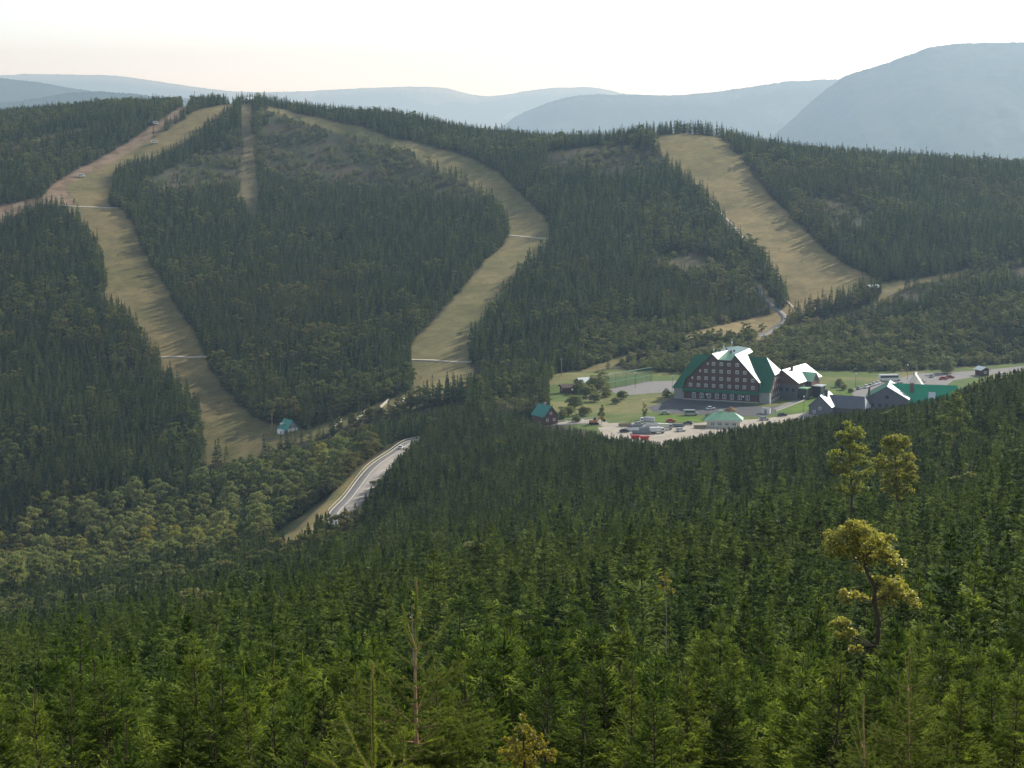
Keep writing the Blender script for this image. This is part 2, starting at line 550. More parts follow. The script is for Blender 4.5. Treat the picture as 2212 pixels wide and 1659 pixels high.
# ------------------------------------------------------------------ ground sheet
rows = [-45.0]
while rows[-1] < 2650:
    rows.append(rows[-1] + max(0.25, 0.0023 * (rows[-1] + 75)))
rows = np.array(rows)
sc = np.arange(-0.36, 0.40, 0.00125)
GYm, GSm = np.meshgrid(rows, sc, indexing='ij')
GXm = GSm * (GYm + 75)
GZm = height(GXm, GYm)
nr, nc = GXm.shape


def ground_tone(X, Y, Z):
    n1 = fbm(X / 25, Y / 25, 11, 4); n2 = fbm(X / 6, Y / 6, 12, 3); n3 = fbm(X / 60, Y / 60, 13, 3)

    def lerp(a, b, t):
        return np.asarray(a) * (1 - t[..., None]) + np.asarray(b) * t[..., None]
    forest = lerp((0.030, 0.032, 0.014), (0.06, 0.05, 0.028), sstep(0.35, 0.65, n2))
    c = forest

    def over(c, col, w):
        return c * (1 - w[..., None]) + col * w[..., None]
    heath = lerp((0.050, 0.060, 0.028), (0.092, 0.076, 0.042), sstep(0.4, 0.62, n1))
    grass = lerp((0.195, 0.175, 0.074), (0.275, 0.22, 0.105), sstep(0.3, 0.7, n1 * 0.55 + n3 * 0.45))
    grass = lerp((0.86, 0.87, 0.86), (1.12, 1.1, 1.07), sstep(0.3, 0.7, n2)) * grass
    lawn = lerp((0.115, 0.165, 0.04), (0.215, 0.205, 0.075), sstep(0.42, 0.62, n1))
    dirt = lerp((0.19, 0.125, 0.075), (0.29, 0.205, 0.13), sstep(0.35, 0.65, n2))
    c = over(c, heath, look('scrub', X, Y, Z, 8))
    c = over(c, lerp((0.07, 0.08, 0.03), (0.13, 0.105, 0.055), sstep(0.4, 0.6, n1)), look('willow', X, Y, Z, 8) * 0.8)
    c = over(c, lerp((0.14, 0.14, 0.045), (0.24, 0.19, 0.075), sstep(0.4, 0.6, n1)), look('verge', X, Y, Z, 3))
    c = over(c, lawn, look('meadow', X, Y, Z, 4))
    c = over(c, grass, look('cut', X, Y, Z, 7) * 0.62)
    c = over(c, grass * 1.1, look('pathe', X, Y, Z, 3))
    pw = look('pw', X, Y, Z, 5)
    c = over(c, grass * np.array([0.82, 0.80, 0.70]), pw)
    c = over(c, grass * np.array([0.86, 0.90, 0.80]), look('pm', X, Y, Z, 5))
    c = over(c, grass * np.array([1.06, 1.02, 0.98]), look('pe', X, Y, Z, 5))
    c = over(c, dirt, look('track', X, Y, Z, 3))
    return c


TONE = ground_tone(GXm, GYm, GZm)
TONE4 = np.concatenate([TONE, np.ones((nr, nc, 1))], -1).reshape(-1, 4)
VERTS = np.c_[GXm.ravel(), GYm.ravel(), GZm.ravel()]
ids = np.arange(nr * nc).reshape(nr, nc)
QUADS = np.stack([ids[:-1, :-1], ids[:-1, 1:], ids[1:, 1:], ids[1:, :-1]], -1).reshape(-1, 4)
cenv = VERTS[QUADS].mean(1)
owner = np.zeros(len(QUADS), int)
OWN = [('terrain', 'dark forest floor of the slopes and the wooded hill', None)]
for i, (nm, key, lab) in enumerate([
        ('ski_slope', 'pw', 'grassy ski run on the left, bending past a brown dirt track'), ('ski_slope', 'pm', 'curving middle ski run of dry grass between two woods'),
        ('ski_slope', 'pe', 'wide straw coloured ski run on the right side of the hill'), ('dirt_track', 'track', 'bare brown dirt track winding up to the summit'),
        ('meadow', 'meadow', 'green meadow on the saddle around the hotel'), ('path', 'pathe', 'pale grass path running right from the foot of the wide ski run'),
        ('field_verge', 'verge', 'sunlit grass bank beside the lower road'), ('clearing', 'cut', 'narrow cleared lift lane below the summit')], 1):
    w = look(key, cenv[:, 0], cenv[:, 1], cenv[:, 2], 3 if key != 'pw' else 5)
    owner[w > 0.5] = i
    OWN.append((nm, lab, key))
for i, (nm, lab, key) in enumerate(OWN):
    q = QUADS[owner == i]
    used, inv = np.unique(q, return_inverse=True)
    me = mesh_np(nm, VERTS[used], inv.reshape(-1, 4), [M_GROUND], attrs={'tone': ('POINT', 'FLOAT_COLOR', TONE4[used])}, smooth=True)
    tag(link(nm, me), lab, None, None, 'structure')
del cenv

# low country out to the horizon, under and behind the hill
hx = np.linspace(-70000, 70000, 60); hy = np.linspace(-4000, 76000, 50)
HX, HY = np.meshgrid(hx, hy)
HZ = np.full(HX.shape, -620.0) - 60 * fbm(HX / 5000, HY / 5000, 3, 3)
hid = np.arange(HX.size).reshape(HX.shape)
hq = np.stack([hid[:-1, :-1], hid[:-1, 1:], hid[1:, 1:], hid[1:, :-1]], -1).reshape(-1, 4)
hv = np.c_[HX.ravel(), HY.ravel(), HZ.ravel()]
tag(link('valley_floor', mesh_np('valley_floor', hv, hq, [M_GROUND], attrs={'tone': ('POINT', 'FLOAT_COLOR', np.tile((0.05, 0.07, 0.035, 1), (len(hv), 1)))}, smooth=True)),
    'low country behind the hill', None, None, 'structure')


# ------------------------------------------------------------------ distant ridges
def ridge_mat():
    m, nt, out = new_mat('ridge_cover')
    a = N(nt, 'ShaderNodeAttribute', attribute_name='tone')
    tc = N(nt, 'ShaderNodeTexCoord')
    n1 = N(nt, 'ShaderNodeTexNoise', Scale=0.02, Detail=8.0, Roughness=0.7)
    nt.links.new(tc.outputs['Object'], n1.inputs['Vector'])
    f = ramp(nt, n1.outputs[0], [(0.35, (0.6, 0.6, 0.6)), (0.65, (1.35, 1.35, 1.35))])
    c = mixrgb(nt, a.outputs['Color'], f, 1.0, 'MULTIPLY')
    b = N(nt, 'ShaderNodeBsdfPrincipled', Roughness=0.95)
    b.inputs['Specular IOR Level'].default_value = 0.05
    nt.links.new(c, b.inputs['Base Color'])
    nt.links.new(b.outputs[0], out.inputs[0])
    return m


M_RIDGE = ridge_mat()


def ridge(label, prof, D, seed, slope=0.30, tan_top=0.5, rough=1.0, fringe=6.0):
    prof = np.array(prof, float)
    u = np.arange(prof[0, 0], prof[-1, 0], 4.0)
    v = np.interp(u, prof[:, 0], prof[:, 1])
    k = np.ones(9) / 9
    v = np.convolve(np.pad(v, 4, mode='edge'), k, 'valid')
    v = v + (fbm(u / 60, u * 0 + seed, seed, 4) - 0.5) * 5 * rough
    c = np.array([at(a, b, D) for a, b in zip(u, v)])
    t = np.r_[np.linspace(-1.0, -0.08, 8), np.linspace(0, 1, 90) ** 1.3]       # behind .. crest .. down to the valley in front
    T, I = np.meshgrid(t, np.arange(len(u)), indexing='ij')
    run = (c[:, 2][I] + 700) / slope
    Y = c[:, 1][I] - T * run
    X = c[:, 0][I] * (1 - 0.15 * np.maximum(T, 0))
    Z = c[:, 2][I] - np.abs(T) ** 0.92 * run * slope
    amp = np.minimum(np.abs(T) * 3, 1)
    gul = fbm(X / 800, Y / 1700, seed + 5, 5) - 0.5
    Z = Z + gul * 300 * amp + (fbm(X / 90, Y / 90, seed + 9, 3) - 0.5) * 26 * amp
    Z = Z + np.where(T == 0, (_hash(I, I * 0, seed) - 0.3) * fringe, 0)
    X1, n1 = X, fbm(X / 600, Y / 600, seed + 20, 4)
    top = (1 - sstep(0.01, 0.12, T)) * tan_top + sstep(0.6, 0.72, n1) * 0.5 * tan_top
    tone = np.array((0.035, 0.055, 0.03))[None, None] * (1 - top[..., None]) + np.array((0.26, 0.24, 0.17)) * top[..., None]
    ii = np.arange(X.size).reshape(X.shape)
    q = np.stack([ii[:-1, :-1], ii[1:, :-1], ii[1:, 1:], ii[:-1, 1:]], -1).reshape(-1, 4)
    me = mesh_np('hills', np.c_[X.ravel(), Y.ravel(), Z.ravel()], q, [M_RIDGE],
                 attrs={'tone': ('POINT', 'FLOAT_COLOR', np.c_[tone.reshape(-1, 3), np.ones(tone.size // 3)])}, smooth=True)
    tag(link('hills', me), label, None, None, 'structure')


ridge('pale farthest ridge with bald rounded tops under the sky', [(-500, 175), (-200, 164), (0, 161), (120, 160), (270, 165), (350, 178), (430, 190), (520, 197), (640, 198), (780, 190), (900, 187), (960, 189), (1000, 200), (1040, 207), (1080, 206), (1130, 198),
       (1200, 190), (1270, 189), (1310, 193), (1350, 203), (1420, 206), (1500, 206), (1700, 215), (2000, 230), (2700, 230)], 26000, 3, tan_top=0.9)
ridge('blue ridge at the left edge, sloping down to the right', [(-500, 150), (-100, 160), (0, 168), (100, 180), (190, 197), (260, 201), (330, 207), (420, 214), (520, 225), (700, 250), (900, 290)], 13500, 13, tan_top=0.05)
ridge('low blue shoulder in front of the left ridge', [(-500, 240), (-200, 236), (60, 216), (150, 199), (230, 197), (290, 204), (400, 217), (600, 250), (800, 280)], 10500, 23, tan_top=0.03)
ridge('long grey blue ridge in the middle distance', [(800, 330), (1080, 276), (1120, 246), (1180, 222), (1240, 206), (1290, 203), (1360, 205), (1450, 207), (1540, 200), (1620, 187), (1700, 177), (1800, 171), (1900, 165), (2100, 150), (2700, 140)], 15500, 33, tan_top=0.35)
ridge('high flat topped mountain on the right', [(1300, 420), (1560, 360), (1640, 318), (1700, 268), (1750, 222), (1800, 181), (1830, 161), (1900, 143), (1960, 120), (2000, 103), (2040, 97), (2080, 94), (2212, 92), (2350, 95), (2600, 130), (2800, 170)], 11500, 43, tan_top=0.2)


# ------------------------------------------------------------------ tree building blocks
def unit(a):
    return a / np.maximum(np.linalg.norm(a, axis=-1, keepdims=True), 1e-9)


def kites(B, T, w, rng, fold=0.5, roll=0.5, mid=0.42):
    """one folded leaf-shaped spray per row, from B to T, half width w"""
    d = unit(T - B)
    up = np.tile((0.0, 0.0, 1.0), (len(B), 1))
    side = unit(np.cross(d, up) + 1e-4)
    nrm = np.cross(side, d)
    a = rng.uniform(-roll, roll, (len(B), 1))
    s = side * np.cos(a) + nrm * np.sin(a)
    n = np.cross(s, d)
    m = B + (T - B) * mid
    w = np.asarray(w).reshape(-1, 1)
    V = np.stack([B, m + s * w - n * w * fold, T, m - s * w - n * w * fold], 1).reshape(-1, 3)
    i = np.arange(len(B))[:, None] * 4
    Fc = np.concatenate([i + [[0, 1, 2]], i + [[0, 2, 3]]], 1).reshape(-1, 3)
    return V, Fc


def needles(B, T, rng, nl=0.020, step=0.016, wid=0.0035):
    """bottle-brush of single needles along every shoot"""
    L = np.linalg.norm(T - B, axis=1)
    n = np.maximum((L / step).astype(int), 2)
    k = np.repeat(np.arange(len(B)), n)
    off = np.arange(n.sum()) - np.repeat(np.cumsum(n) - n, n)
    t = (off + rng.random(len(off))) / n[k]
    base = B[k] + (T[k] - B[k]) * t[:, None]
    d = unit(T - B)[k]
    rnd = unit(rng.normal(size=d.shape))
    perp = unit(rnd - (rnd * d).sum(1, keepdims=True) * d)
    nd = unit(perp * 0.85 + d * 0.55 + np.array([0, 0, 0.12]))
    ln = nl * rng.uniform(0.7, 1.15, (len(k), 1))
    sd = unit(np.cross(nd, rng.normal(size=d.shape)))
    V = np.stack([base - sd * wid, base + sd * wid, base + nd * ln], 1).reshape(-1, 3)
    Fc = np.arange(len(V)).reshape(-1, 3)
    return V, Fc, np.repeat(t, 3)


def rods(B, T, r0, r1, sides=4):
    d = unit(T - B)
    ref = np.where(np.abs(d[:, 2:3]) > 0.9, [[1.0, 0, 0]], [[0, 0, 1.0]])
    a = unit(np.cross(d, ref)); b = np.cross(d, a)
    r0 = np.broadcast_to(np.asarray(r0, float), (len(B),)); r1 = np.broadcast_to(np.asarray(r1, float), (len(B),))
    V = []
    for P, r in ((B, r0), (T, r1)):
        for q in range(sides):
            an = 2 * math.pi * q / sides
            V.append(P + (a * math.cos(an) + b * math.sin(an)) * r[:, None])
    V = np.stack(V, 1).reshape(-1, 3)
    i = np.arange(len(B))[:, None] * 2 * sides
    Fc = []
    for q in range(sides):
        p = (q + 1) % sides
        Fc += [i + [[q, p, sides + p]], i + [[q, sides + p, sides + q]]]
    return V, np.concatenate(Fc, 1).reshape(-1, 3)


def join(parts):
    Vs, Fs, off = [], [], 0
    for V, Fc in parts:
        Vs.append(V); Fs.append(Fc + off); off += len(V)
    return np.concatenate(Vs), np.concatenate(Fs)


def spruce(seed, H, Rm, level, leader=0.55, sparse=1.0, bottom=0.03):
    """returns (crown mesh, trunk mesh, joined mesh). level 0 = single needles ... 3 = far away"""
    rng = np.random.default_rng(seed)
    gap = {0: 0.20, 1: 0.22, 2: 0.30, 3: 0.50}[level] * (H / 5.0) ** 0.6
    z = np.arange(H * bottom + 0.1, H - leader * 0.55, gap)
    z = z + rng.uniform(-0.35, 0.35, len(z)) * gap
    nb = {0: 8, 1: 8, 2: 7, 3: 7}[level]
    zz = np.repeat(z, nb)
    ph = np.repeat(rng.uniform(0, 6.28, len(z)), nb) + np.tile(np.arange(nb), len(z)) * 6.283 / nb + rng.normal(0, 0.25, len(zz))
    zz = zz + rng.uniform(-0.4, 0.4, len(zz)) * gap
    keep = rng.random(len(zz)) < 0.93 * sparse
    zz, ph = zz[keep], ph[keep]
    f = np.clip(1 - zz / H, 0.02, 1)
    prof = f ** 0.80 * (1 - 0.25 * sstep(0.8, 1.0, f))
    lump = 0.78 + 0.5 * vnoise(ph * 0.9 + seed, zz * 1.7 / (H / 5), seed)
    L = np.maximum(Rm * prof * lump * rng.uniform(0.72, 1.15, len(zz)), 0.10)
    el = R_(46) * (1 - f) ** 1.3 + R_(8) - R_(24) * sstep(0.45, 1.0, f) + rng.normal(0, 0.09, len(zz))
    hd = np.c_[np.cos(ph), np.sin(ph), np.zeros(len(ph))]
    d = hd * np.cos(el)[:, None] + np.array([0, 0, 1.0]) * np.sin(el)[:, None]
    B = np.c_[np.zeros((len(zz), 2)), zz]
    T = B + d * L[:, None]
    sag = np.zeros_like(T); sag[:, 2] = 0.10 * L          # tips lift a little
    T = T + sag
    axis_tip = np.array([[0, 0, H]])
    # trunk
    rt = 0.009 * H + 0.008
    zs = np.linspace(-0.4, H, 7)
    tb = np.c_[np.zeros((6, 2)), zs[:-1]]; te = np.c_[np.zeros((6, 2)), zs[1:]]
    rr = np.maximum(rt * (1 - np.maximum(zs, 0) / H), 0.006)
    trunk = rods(tb, te, rr[:-1], rr[1:], 6 if level < 2 else 4)
    if level <= 1:
        ns = np.maximum((L / (0.050 if level == 0 else 0.042)).astype(int), 3)
    elif level == 2:
        ns = np.full(len(L), 9)
    else:
        ns = np.full(len(L), 3)
    k = np.repeat(np.arange(len(L)), ns)
    off = np.arange(ns.sum()) - np.repeat(np.cumsum(ns) - ns, ns)
    t = 0.16 + 0.82 * (off + rng.random(len(off)) * 0.7) / ns[k]
    sgn = np.where(off % 2 == 0, 1, -1)
    bd = unit(T - B)[k]
    sd = unit(np.cross(bd, np.array([0, 0, 1.0])))
    ang = rng.normal(0.95, 0.12, len(k))
    sl = L[k] * (0.50 * (1 - t) ** 0.8 + 0.10) * rng.uniform(0.7, 1.2, len(k))
    sdir = unit(bd * np.cos(ang)[:, None] + sd * (np.sin(ang) * sgn)[:, None] + np.array([0, 0, 1.0]) * rng.normal(-0.10, 0.18, (len(k), 1)))
    SB = B[k] + (T - B)[k] * t[:, None]
    ST = SB + sdir * sl[:, None]
    tipv = None
    if level == 0:
        long_ = sl > 0.16
        n2 = np.maximum((sl[long_] / 0.085).astype(int), 1)
        k2 = np.repeat(np.where(long_)[0], n2)
        o2 = np.arange(n2.sum()) - np.repeat(np.cumsum(n2) - n2, n2)
        t2 = 0.25 + 0.7 * (o2 + 0.5) / n2[np.searchsorted(np.where(long_)[0], k2)]
        sg2 = np.where(o2 % 2 == 0, 1, -1)
        d2 = sdir[k2]; s2 = unit(np.cross(d2, np.array([0, 0, 1.0])))
        dd2 = unit(d2 * 0.62 + s2 * (0.75 * sg2)[:, None] + rng.normal(0, 0.12, d2.shape))
        B2 = SB[k2] + (ST - SB)[k2] * t2[:, None]
        T2 = B2 + dd2 * (sl[k2] * (0.45 * (1 - t2) + 0.12))[:, None]
        segB = np.concatenate([B + (T - B) * 0.2, SB, B2, [[0, 0, H - leader]]])
        segT = np.concatenate([T, ST, T2, axis_tip])
        V, Fc, tt = needles(segB, segT, rng, 0.027, 0.0115, 0.0048)
        dead = np.linalg.norm(segT - segB, axis=1)
        Vk, Fk = kites(segB, segT, 0.016 + 0.012 * np.minimum(dead, 0.5), rng, 0.5, 1.4, 0.5)
        Fc = np.concatenate([Fc, Fk + len(V)]); V = np.concatenate([V, Vk]); tt = np.r_[tt, np.full(len(Vk), 0.2)]
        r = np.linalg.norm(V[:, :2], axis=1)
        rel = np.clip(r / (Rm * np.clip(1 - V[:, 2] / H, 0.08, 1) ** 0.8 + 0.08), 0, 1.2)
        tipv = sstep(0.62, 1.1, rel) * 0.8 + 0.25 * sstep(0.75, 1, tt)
        rodsB = rods(np.concatenate([B, SB]), np.concatenate([T, ST]), np.r_[0.004 + 0.007 * L, np.full(len(SB), 0.0028)], 0.0015, 3)
        crown = V, Fc
    else:
        if level == 1:
            V1, F1 = kites(np.concatenate([SB, B + (T - B) * 0.35]), np.concatenate([ST, T]), np.r_[0.013 + 0.022 * sl / 0.3, 0.018 + 0.010 * L], rng, 0.6, 0.9)
            # small hanging and upright twigs break the flat sprays up
            m = np.repeat(np.arange(len(SB)), 2)
            q = SB[m] + (ST - SB)[m] * rng.uniform(0.2, 0.9, (len(m), 1))
            e = q + unit(sdir[m] * 0.6 + rng.normal(0, 0.55, (len(m), 3))) * (sl[m] * 0.5 + 0.06)[:, None]
            V2, F2 = kites(q, e, 0.009 + 0.006 * rng.random(len(m)), rng, 0.5, 1.4)
            V3, F3 = kites(np.array([[0, 0, H - leader]] * 3), np.array([[0, 0, H], [0.02, 0, H - 0.05], [-0.01, 0.02, H - 0.1]]), np.full(3, 0.022), rng, 0.2, 3)
            crown = join([(V1, F1), (V2, F2), (V3, F3)])
            rodsB = rods(B, T, 0.004 + 0.006 * L, 0.002, 3)
        elif level == 2:
            V1, F1 = kites(np.concatenate([SB, B + (T - B) * 0.3]), np.concatenate([ST, T]), np.r_[0.035 + 0.12 * sl, 0.03 + 0.04 * L], rng, 0.8, 0.9)
            V3, F3 = kites(np.array([[0, 0, H - leader - .3]] * 2), np.array([[0, 0, H], [0.02, 0, H - 0.05]]), np.full(2, 0.06), rng, 0.2, 3)
            crown = join([(V1, F1), (V3, F3)]); rodsB = None
        else:
            V1, F1 = kites(np.concatenate([SB, B + (T - B) * 0.15]), np.concatenate([ST, T]), np.r_[0.10 + 0.22 * sl, 0.10 + 0.12 * L], rng, 0.9, 0.8)
            V3, F3 = kites(np.array([[0, 0, H - leader - .5]] * 2), np.array([[0, 0, H], [0.02, 0, H - 0.05]]), np.full(2, 0.14), rng, 0.2, 3)
            crown = join([(V1, F1), (V3, F3)]); rodsB = None
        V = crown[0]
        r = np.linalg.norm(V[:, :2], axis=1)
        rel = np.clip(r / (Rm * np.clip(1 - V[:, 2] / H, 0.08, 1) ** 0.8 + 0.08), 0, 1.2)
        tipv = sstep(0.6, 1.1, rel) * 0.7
    tipv = np.clip(tipv, 0, 1)
    tparts = [trunk] + ([rodsB] if rodsB is not None else [])
    tv, tf = join(tparts)
    return (crown[0], crown[1], tipv), (tv, tf)


def spruce_meshes(seed, H, Rm, level, **kw):
    (cv, cf, tip), (tv, tf) = spruce(seed, H, Rm, level, **kw)
    return (mesh_np('crown', cv, cf, [M_NEEDLE], attrs={'tip': ('POINT', 'FLOAT', tip)}), mesh_np('trunk', tv, tf, [M_BARK]))


def joined_mesh(name, crown, trunk, mats):
    cv, cf, tip = crown; tv, tf = trunk
    V, Fc = join([(cv, cf), (tv, tf)])
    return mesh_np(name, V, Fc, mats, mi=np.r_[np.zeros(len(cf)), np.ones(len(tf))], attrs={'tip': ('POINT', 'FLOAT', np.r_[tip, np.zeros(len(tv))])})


def leaf_cloud(rng, C, Rl, n, size, squash=0.8, shell=0.55):
    """n leaf clumps in the outer part of lobes with centres C and radii Rl"""
    w = Rl ** 2
    k = rng.choice(len(C), n, p=w / w.sum())
    d = unit(rng.normal(size=(n, 3)))
    d[:, 2] = np.where(d[:, 2] < -0.35, -d[:, 2] * 0.6, d[:, 2])
    r = (shell + (1 - shell) * rng.random(n)) ** 0.9
    wob = 0.75 + 0.5 * vnoise(d[:, 0] * 2.3 + k * 3.1, d[:, 1] * 2.3 + d[:, 2] * 2.1, 5)
    P = C[k] + d * (Rl[k] * r * wob)[:, None] * np.array([1, 1, squash])
    o = unit(d * 0.6 + rng.normal(size=(n, 3)) * 0.7)
    s = size * rng.uniform(0.6, 1.4, n)
    V, Fc = kites(P - o * s[:, None] * 0.5, P + o * s[:, None] * 0.5, s * 0.38, rng, 0.35, 3.1, 0.5)
    tip = np.repeat(np.clip((r - 0.7) * 1.5, 0, 1) * (0.3 + 0.7 * (d[:, 2] > 0)), 4)  # upper outer leaves take most of the paler tip colour
    return V, Fc, tip


def broadleaf(seed, H, Rc, z0, n, size, nl=9, squash=0.8, trunk_r=0.02, shell=0.55):
    rng = np.random.default_rng(seed)
    ph = rng.uniform(0, 6.28) + np.arange(nl) * 2.4
    tz = np.linspace(0, 1, nl) + rng.uniform(-0.06, 0.06, nl)
    rad = Rc * (0.30 + 0.55 * np.sin(np.clip(tz, 0, 1) * 2.6 + 0.35)) * rng.uniform(0.5, 1.05, nl)
    Rl = Rc * rng.uniform(0.34, 0.52, nl) * (1 - 0.25 * tz)
    C = np.c_[np.cos(ph) * rad * 0.75, np.sin(ph) * rad * 0.75, z0 + Rl * 0.5 + tz * (H - z0 - Rl * 1.3)]
    V, Fc, tip = leaf_cloud(rng, C, Rl, n, size, squash, shell)
    top = np.array([rng.normal(0, 0.05 * Rc), rng.normal(0, 0.05 * Rc), H * 0.8])
    zs = np.linspace(0, 1, 6)
    path = np.outer(zs, top) + np.c_[np.sin(zs * 3 + seed) * 0.06 * Rc, np.cos(zs * 2.3 + seed) * 0.06 * Rc, np.zeros(6)]
    path[0] = (0, 0, -0.5)
    rr = trunk_r * H * (1 - 0.85 * zs)
    tr = rods(path[:-1], path[1:], rr[:-1], rr[1:], 6)
    hz = np.clip((C[:, 2] - Rl * 0.9) / H, 0.12, 0.75)
    SB = np.c_[np.interp(hz, zs, path[:, 0]), np.interp(hz, zs, path[:, 1]), np.interp(hz, zs, path[:, 2])]
    lb = rods(SB, C, np.interp(hz, zs, rr) * 0.6, 0.004 * H, 5)
    rng2 = np.random.default_rng(seed + 1)
    tw0 = np.repeat(C, 4, 0); tw1 = tw0 + unit(rng2.normal(size=tw0.shape)) * np.repeat(Rl, 4)[:, None] * 0.8
    lb2 = rods(np.repeat(SB + (C - SB) * 0.6, 4, 0), tw1, 0.0035 * H, 0.001 * H, 3)
    return (V, Fc, tip), join([tr, lb, lb2])


def forest(name, label, P, meshes, idx, rot, scl, tint):
    """one mass of trees: a point per tree, each drawing one of the tree meshes"""
    me = bpy.data.meshes.new(name)
    me.vertices.add(len(P)); me.vertices.foreach_set('co', np.asarray(P, np.float32).ravel())
    for an, typ, val in (('kind_index', 'INT', idx), ('turn', 'FLOAT_VECTOR', rot), ('size', 'FLOAT_VECTOR', scl), ('tint', 'FLOAT', tint)):
        a = me.attributes.new(an, typ, 'POINT')
        a.data.foreach_set('vector' if typ == 'FLOAT_VECTOR' else 'value', np.asarray(val, np.int32 if typ == 'INT' else np.float32).ravel())
    o = link(name, me)
    ng = bpy.data.node_groups.new(name + '_scatter', 'GeometryNodeTree')
    ng.interface.new_socket('Geometry', in_out='INPUT', socket_type='NodeSocketGeometry')
    ng.interface.new_socket('Geometry', in_out='OUTPUT', socket_type='NodeSocketGeometry')
    gi = ng.nodes.new('NodeGroupInput'); go = ng.nodes.new('NodeGroupOutput')
    iop = ng.nodes.new('GeometryNodeInstanceOnPoints')
    jn = ng.nodes.new('GeometryNodeJoinGeometry')
    L = ng.links.new
    for m in reversed(meshes):
        oi = ng.nodes.new('GeometryNodeObjectInfo')
        oi.inputs['Object'].default_value = m
        oi.transform_space = 'ORIGINAL'
        g2 = ng.nodes.new('GeometryNodeGeometryToInstance')
        L(oi.outputs['Geometry'], g2.inputs[0]); L(g2.outputs[0], jn.inputs[0])
    L(gi.outputs[0], iop.inputs['Points']); L(jn.outputs[0], iop.inputs['Instance'])
    iop.inputs['Pick Instance'].default_value = True

    def attr(nm, typ):
        n = ng.nodes.new('GeometryNodeInputNamedAttribute'); n.data_type = typ; n.inputs[0].default_value = nm
        return n.outputs[0]
    L(attr('kind_index', 'INT'), iop.inputs['Instance Index'])
    L(attr('turn', 'FLOAT_VECTOR'), iop.inputs['Rotation'])
    L(attr('size', 'FLOAT_VECTOR'), iop.inputs['Scale'])
    L(iop.outputs[0], go.inputs[0])
    md = o.modifiers.new('scatter', 'NODES'); md.node_group = ng
    return tag(o, label, None, None, 'stuff')


# ------------------------------------------------------------------ tree kinds
def proto(name, mesh):
    return bpy.data.objects.new(name, mesh)


SP0 = [spruce_meshes(100 + i, h, r, 0) for i, (h, r) in enumerate([(4.6, 1.35), (5.4, 1.45), (5.0, 1.25)])]
SP0H = [4.6, 5.4, 5.0]
SP1 = [spruce_meshes(200 + i, h, r, 1) for i, (h, r) in enumerate([(5.0, 1.35), (5.6, 1.35), (6.2, 1.45), (4.4, 1.2), (5.8, 1.15)])]
SP1H = [5.0, 5.6, 6.2, 4.4, 5.8]
_c2 = [(7.0, 1.45), (7.6, 1.55), (6.4, 1.5), (8.2, 1.5), (7.2, 1.25), (6.0, 1.2)]
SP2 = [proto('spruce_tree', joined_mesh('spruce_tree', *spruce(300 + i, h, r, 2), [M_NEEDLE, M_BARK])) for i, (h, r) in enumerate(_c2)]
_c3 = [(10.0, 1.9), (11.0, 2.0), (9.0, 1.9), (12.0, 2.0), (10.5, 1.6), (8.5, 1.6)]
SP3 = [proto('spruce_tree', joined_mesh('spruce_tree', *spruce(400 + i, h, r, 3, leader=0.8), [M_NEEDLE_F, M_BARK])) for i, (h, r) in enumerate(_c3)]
BL3 = [proto('broadleaf_tree', joined_mesh('broadleaf_tree', *broadleaf(500 + i, h, r, 1.5, 900, 0.55, 8), [M_LEAF_F, M_BARK])) for i, (h, r) in enumerate([(8.5, 3.0), (7.0, 2.6), (9.5, 2.8)])]
WB3 = [proto('willow_bush', joined_mesh('willow_bush', *broadleaf(520 + i, h, r, 0.2, 700, 0.42, 8, squash=0.8), [M_WILLOW, M_BARK])) for i, (h, r) in enumerate([(3.6, 2.2), (2.8, 2.0), (4.6, 2.4)])]

# ------------------------------------------------------------------ where trees stand
rngF = np.random.default_rng(11)


def candidates(y0, y1, sp, a0=-0.275, a1=0.315, m0=10, m1=25):
    out = []
    ys = np.arange(y0, y1, sp)
    for y in ys:
        xs = np.arange(a0 * y - m0, a1 * y + m1, sp)
        out.append(np.c_[xs + rngF.uniform(-.46, .46, len(xs)) * sp, y + rngF.uniform(-.46, .46, len(xs)) * sp])
    return np.concatenate(out)


cand = np.concatenate([candidates(9, 110, 2.15), candidates(110, 450, 3.4), candidates(450, 900, 3.3), candidates(900, 2060, 3.3)])
cx, cy = cand[:, 0], cand[:, 1]
cz = height(cx, cy)
lk = {k: look(k, cx, cy, cz, 9 if k in ('scrub', 'willow', 'pw') else 6 if k in ('pe', 'cut') else 3) for k in RM}
bare = np.maximum.reduce([lk[k] for k in ('pw', 'pm', 'pe', 'track', 'meadow', 'pathe', 'cut', 'verge')])
sap = (bare > 0.42) & (np.maximum.reduce([lk[k] for k in ('pw', 'pm', 'pe', 'cut')]) > 0.42) & (rngF.random(len(cx)) < np.where(lk['cut'] > 0.4, 0.22, 0.010)) & (lk['track'] < 0.3) & (lk['meadow'] < 0.3) & (cy > 1000)
ok = (bare < 0.42) | sap
dr, _ = seg_dist(cx, cy, [tuple(p) for p in ROAD_LOW])
ok &= dr > 9.0
